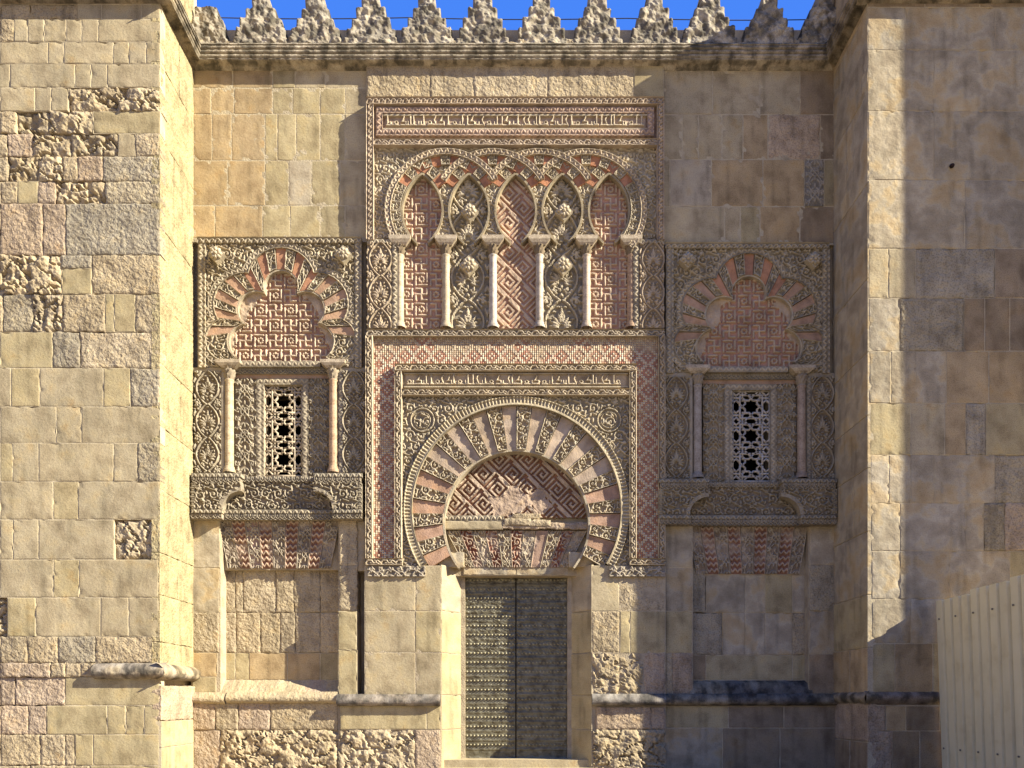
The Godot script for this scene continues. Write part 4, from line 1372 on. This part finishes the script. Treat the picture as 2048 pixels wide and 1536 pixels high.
	for b in [[513, 757, 617, 769, false], [513, 769, 528, 953, true], [605, 769, 617, 953, true]]:
		relief(wn, "frame", b[0] + dx, b[1] + dy, b[2] + dx, b[3] + dy, -0.075, T.chevron, {"dep": 0.01, "thick": 0.3, "vert": b[4], "hi": cream_carving})
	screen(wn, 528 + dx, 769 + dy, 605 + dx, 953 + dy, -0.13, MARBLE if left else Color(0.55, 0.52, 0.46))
	solid(wn, "dark_backing", Vector3(wx(500 + dx, -1.6), wy(990 + dy, -1.6), -2.2), Vector3(wx(640 + dx, -1.6), wy(720 + dy, -1.6), -1.6), M.wire, Color(0.02, 0.018, 0.015))  # near-black block, painted darkness for the unlit space behind the screen
	# corbel blocks and the recessed frieze between them
	relief(t, "frieze", 438 + dx, 964 + dy, 674 + dx, 1019 + dy, 0.0, T.vine, {"dep": 0.048, "thick": 0.2, "hi": dirt, "lo": Color(0.25, 0.2, 0.14), "ou": 12.0})
	relief(t, "frieze_band", 476 + dx, 953 + dy, 634 + dx, 964 + dy, 0.04, T.egg, {"dep": 0.03, "thick": 0.25, "hi": dirt, "lo": Color(0.2, 0.16, 0.11)})
	relief(t, "lower_band", 440 + dx, 1019 + dy, 676 + dx, 1027 + dy, 0.10, T.chevron, {"dep": 0.02, "thick": 0.35, "hi": dirt})
	relief(t, "lower_band", 443 + dx, 1027 + dy, 674 + dx, 1040 + dy, 0.075, T.egg, {"dep": 0.032, "thick": 0.35, "hi": dirt, "lo": Color(0.2, 0.16, 0.11)})
	corbel(t, 382 + dx, 482 + dx, dy, true, dirt)
	corbel(t, 627 + dx, (724.0 if left else 737.0) + dx, dy, false, dirt)
	# lintel of wedge stones
	slab(t, "lintel_back", 436 + dx, 1036 + dy, 682 + dx, 1140 + dy, -0.2, -0.34, M.mortar, ROUGH)
	for i in 9:
		var x0 := lerpf(436, 680, i / 9.0) + dx
		var x1 := lerpf(436, 680, (i + 1) / 9.0) + dx
		var b0 := lerpf(456, 662, i / 9.0) + dx
		var b1 := lerpf(456, 662, (i + 1) / 9.0) + dx
		var zigp: bool = i % 2 == 1
		var hi := Color(0.44, 0.32, 0.23) if zigp else Color(0.40, 0.34, 0.25)
		var lo := Color(0.26, 0.13, 0.085) if zigp else Color(0.27, 0.21, 0.15)
		if left and i == 2: lo = Color(0.36, 0.25, 0.2)
		wedge(t, "lintel_voussoir", x0, x1, b0, b1, 1041 + dy, 1137 + dy, -0.06, -0.19, T.zig if zigp else T.lace, hi, lo, false, 1.0)

# a corbel block: carved face, small leaf courses above and below, a hollow quarter round on its inner side
func corbel(t: Node, x0: float, x1: float, dy: float, inner_right: bool, dirt: Color) -> void:
	var g := group_node(t, "corbel")
	var z := 0.2
	var y0 := 958.0 + dy
	var y1 := 1018.0 + dy
	var xa := x0 + 8.0 if inner_right else x0
	var xb := x1 if inner_right else x1 - 8.0
	var hollow := 38.0
	var cut := func(px: float, py: float) -> bool:
		var e := (x1 - px) if inner_right else (px - x0)
		# the hollow: centre at the lower inner corner
		return Vector2(e / hollow, (y1 - py) / 36.0).length() > 1.0
	relief(g, "carved_face", xa, y0 + 8, xb, y1, z, T.vine, {"dep": 0.048, "thick": 0.25, "hi": dirt, "lo": Color(0.27, 0.22, 0.15), "mask": cut, "ou": x0})
	relief(g, "upper_band", x0, 946 + dy, x1, 954 + dy, z + 0.035, T.chevron, {"dep": 0.02, "thick": 0.4, "hi": dirt})
	relief(g, "upper_band", x0 + 2, 954 + dy, x1 - 2, y0 + 9, z + 0.012, T.egg, {"dep": 0.032, "thick": 0.36, "hi": dirt, "lo": Color(0.22, 0.175, 0.12)})
	if inner_right:
		relief(g, "edge_band", x0, y0 + 9, x0 + 9, y1, z + 0.012, T.egg, {"dep": 0.03, "thick": 0.25, "vert": true, "hi": dirt})
	else:
		relief(g, "edge_band", x1 - 9, y0 + 9, x1, y1, z + 0.012, T.egg, {"dep": 0.03, "thick": 0.25, "vert": true, "hi": dirt})
	# curved underside of the hollow
	var p := PackedVector3Array()
	var c := PackedColorArray()
	var n := 14
	for j in 3:
		for i in n + 1:
			var f := float(i) / n if inner_right else 1.0 - float(i) / n
			var a := f * PI / 2
			var e := hollow * cos(a)
			var px := (x1 - e) if inner_right else (x0 + e)
			var q := at(px, y1 - 36.0 * sin(a), z + 0.03)
			q.z = [0.232, 0.1, -0.02][j]
			p.append(q)
			c.append(shade(dirt, 0.95))
	put(g, "hollow", grid_mesh(n, 2, p, c, PackedByteArray(), Vector3.ZERO), M.carved)
	arch_rim(g, x0, x1, y1, hollow, inner_right, z, dirt)
	var xc0 := x0 if inner_right else x0 + hollow
	var xc1 := x1 - hollow if inner_right else x1
	relief(g, "lower_band", xc0, y1, xc1, y1 + 8, z + 0.03, T.chevron, {"dep": 0.02, "thick": 0.36, "hi": dirt})
	relief(g, "lower_band", xc0, y1 + 8, xc1, y1 + 20, z - 0.01, T.egg, {"dep": 0.032, "thick": 0.3, "hi": dirt, "lo": Color(0.24, 0.19, 0.13)})

func arch_rim(g: Node, x0: float, x1: float, y1: float, hollow: float, inner_right: bool, z: float, dirt: Color) -> void:
	var p := PackedVector3Array()
	var c := PackedColorArray()
	var n := 14
	for j in 2:
		for i in n + 1:
			var f := float(i) / n if inner_right else 1.0 - float(i) / n
			var a := f * PI / 2
			var k := 1.0 + (0.2 if j == 0 else 0.0)
			var e := hollow * cos(a) * k
			var px := (x1 - e) if inner_right else (x0 + e)
			p.append(at(px, y1 - 36.0 * sin(a) * k, z + 0.034))
			c.append(dirt)
	put(g, "rim", grid_mesh(n, 1, p, c, PackedByteArray(), Vector3(0, 0, -0.03)), M.carved)

# strapwork of eight-pointed stars, cut right through
func screen(par: Node, x0: float, y0: float, x1: float, y1: float, z: float, col: Color) -> void:
	var st := SurfaceTool.new()
	st.begin(Mesh.PRIMITIVE_TRIANGLES)
	var cx := (x0 + x1) * 0.5
	var P := 58.6
	var bars := []
	for m in 4:
		var cy := y0 + 33.0 + (m - 0.0) * P
		for sx in [-1.0, 1.0]:
			for sy in [-1.0, 1.0]:
				for b in [[38, 6, 30, 13], [30, 13, 22.5, 6], [38, 17.2, 18, 17.2], [22.5, 0, 22.5, 23], [17.5, 17.2, 17.5, 29.3], [22.5, 23, 0, 23], [38, 29.3, 30, 21.5], [30, 21.5, 21.5, 29.3],
					[12, 12.4, 12, 5.5], [12, 5.5, 22.5, -4.5], [17.5, 12.4, 4, 12.4], [4, 12.4, -4, 21.5], [8, 23.5, 13, 29.3], [12, 12.4, 17.5, 17.2]]:
					bars.append([Vector2(cx + sx * b[0], cy + sy * b[1]), Vector2(cx + sx * b[2], cy + sy * b[3])])
	for s in [0.0, 1.0]:
		var xx: float = lerpf(x0 + 1.5, x1 - 1.5, s)
		bars.append([Vector2(xx, y0), Vector2(xx, y1)])
		var yy: float = lerpf(y0 + 1.5, y1 - 1.5, s)
		bars.append([Vector2(x0, yy), Vector2(x1, yy)])
	var i := 0
	for b in bars:
		var A: Vector2 = b[0]
		var B: Vector2 = b[1]
		if maxf(A.y, B.y) > y1 + 1.0 or minf(A.y, B.y) < y0 - 1.0: continue
		var d := (B - A).normalized()
		A -= d * 1.2
		B += d * 1.2
		var n := Vector2(-d.y, d.x) * 1.65
		i += 1
		var zf := z + 0.0006 * (i % 7)
		var q := [at(A.x + n.x, A.y + n.y, zf), at(B.x + n.x, B.y + n.y, zf), at(B.x - n.x, B.y - n.y, zf), at(A.x - n.x, A.y - n.y, zf)]
		var k := Vector3(0, 0, -0.035)
		quad(st, q[3], q[2], q[1], q[0])
		for e in 4: quad(st, q[e], q[(e + 1) % 4], q[(e + 1) % 4] + k, q[e] + k)
	st.generate_normals()
	put(par, "pierced_screen", tinted(st, col), M.marble)

func cables() -> void:
	for k in 2:
		var y: float = [34.0, 62.0][k]
		var t := thing("cable", ["upper thin dark cable strung behind the merlons", "lower thin dark cable strung behind the merlons"][k], "cable", at(1030, y, -0.45), "cables behind the merlons")
		var st := SurfaceTool.new()
		st.begin(Mesh.PRIMITIVE_TRIANGLES)
		var n := 60
		for i in n:
			var pa := cable_point(y, float(i) / n)
			var pb := cable_point(y, float(i + 1) / n)
			for e in 6:
				var a := TAU * e / 6
				var b := TAU * (e + 1) / 6
				var ra := Vector3(0, sin(a), cos(a)) * 0.009
				var rb := Vector3(0, sin(b), cos(b)) * 0.009
				quad(st, pa + ra, pa + rb, pb + rb, pb + ra)
		st.generate_normals()
		put(t, "wire", tinted(st, Color(0.06, 0.06, 0.07)), M.wire)

func cable_point(y: float, f: float) -> Vector3:
	var sag := 3.0 * sin(PI * fposmod(f * 3.0, 1.0))
	return at(lerpf(380.0, 1690.0, f), y + sag + 4.0 * f, -0.45)

func fence() -> void:
	var x := 7.6
	var t := thing("corrugated_fence", "cream corrugated metal hoarding standing out from the right buttress", "fence", Vector3(x, 0, 4.0))
	var z := 1.56
	var col := Color(0.74, 0.65, 0.40)
	for s in 6:
		var prof := []
		for r in 4:
			for q in [[0.0, 0.0], [0.17, 0.0], [0.19, 0.06], [0.225, 0.06]]: prof.append(Vector2(r * 0.247 + q[0], q[1]))
		prof.append(Vector2(0.998, 0.0))
		# each flat of the sheet keeps its own sharp edges; the hoarding leans a little to the gate
		var st := SurfaceTool.new()
		st.begin(Mesh.PRIMITIVE_TRIANGLES)
		st.set_smooth_group(-1)
		var ht := 3.27 + 0.012 * (s % 2) + 0.05 * s
		for i in prof.size() - 1:
			var q := []
			for e in [[i, ht], [i + 1, ht], [i + 1, 0.03], [i, 0.03]]:
				var f: Vector2 = prof[e[0]]
				q.append(Vector3(x + f.y + 0.004 * s + 0.12 * (1.0 - e[1] / 3.3), e[1], z + s * 0.99 + f.x))
			quad(st, q[0], q[1], q[2], q[3])
		st.generate_normals()
		put(t, "sheet", tinted(st, col), M.paint)
	# heads of the fixing screws along the two rails
	for yy in [0.64, 2.94]:
		for k in 12:
			var zz := z + 0.085 + k * 0.494
			lathe(t, "screw", Vector3(x - 0.012 + 0.12 * (1.0 - yy / 3.3), yy, zz), [Vector2(0.0, 0.018), Vector2(0.014, 0.012), Vector2(0.014, -0.012), Vector2(0.0, -0.018)], M.wire, Color(0.22, 0.19, 0.14), 8)
	for k in 3:
		solid(t, "post", Vector3(x + 0.19, 0, z + 0.1 + k * 2.4), Vector3(x + 0.25, 3.1, z + 0.16 + k * 2.4), M.wire, Color(0.2, 0.2, 0.2))
	for y in [0.6, 2.9]:
		solid(t, "rail", Vector3(x + 0.25, y, z), Vector3(x + 0.29, y + 0.06, z + 5.9), M.wire, Color(0.2, 0.2, 0.2))
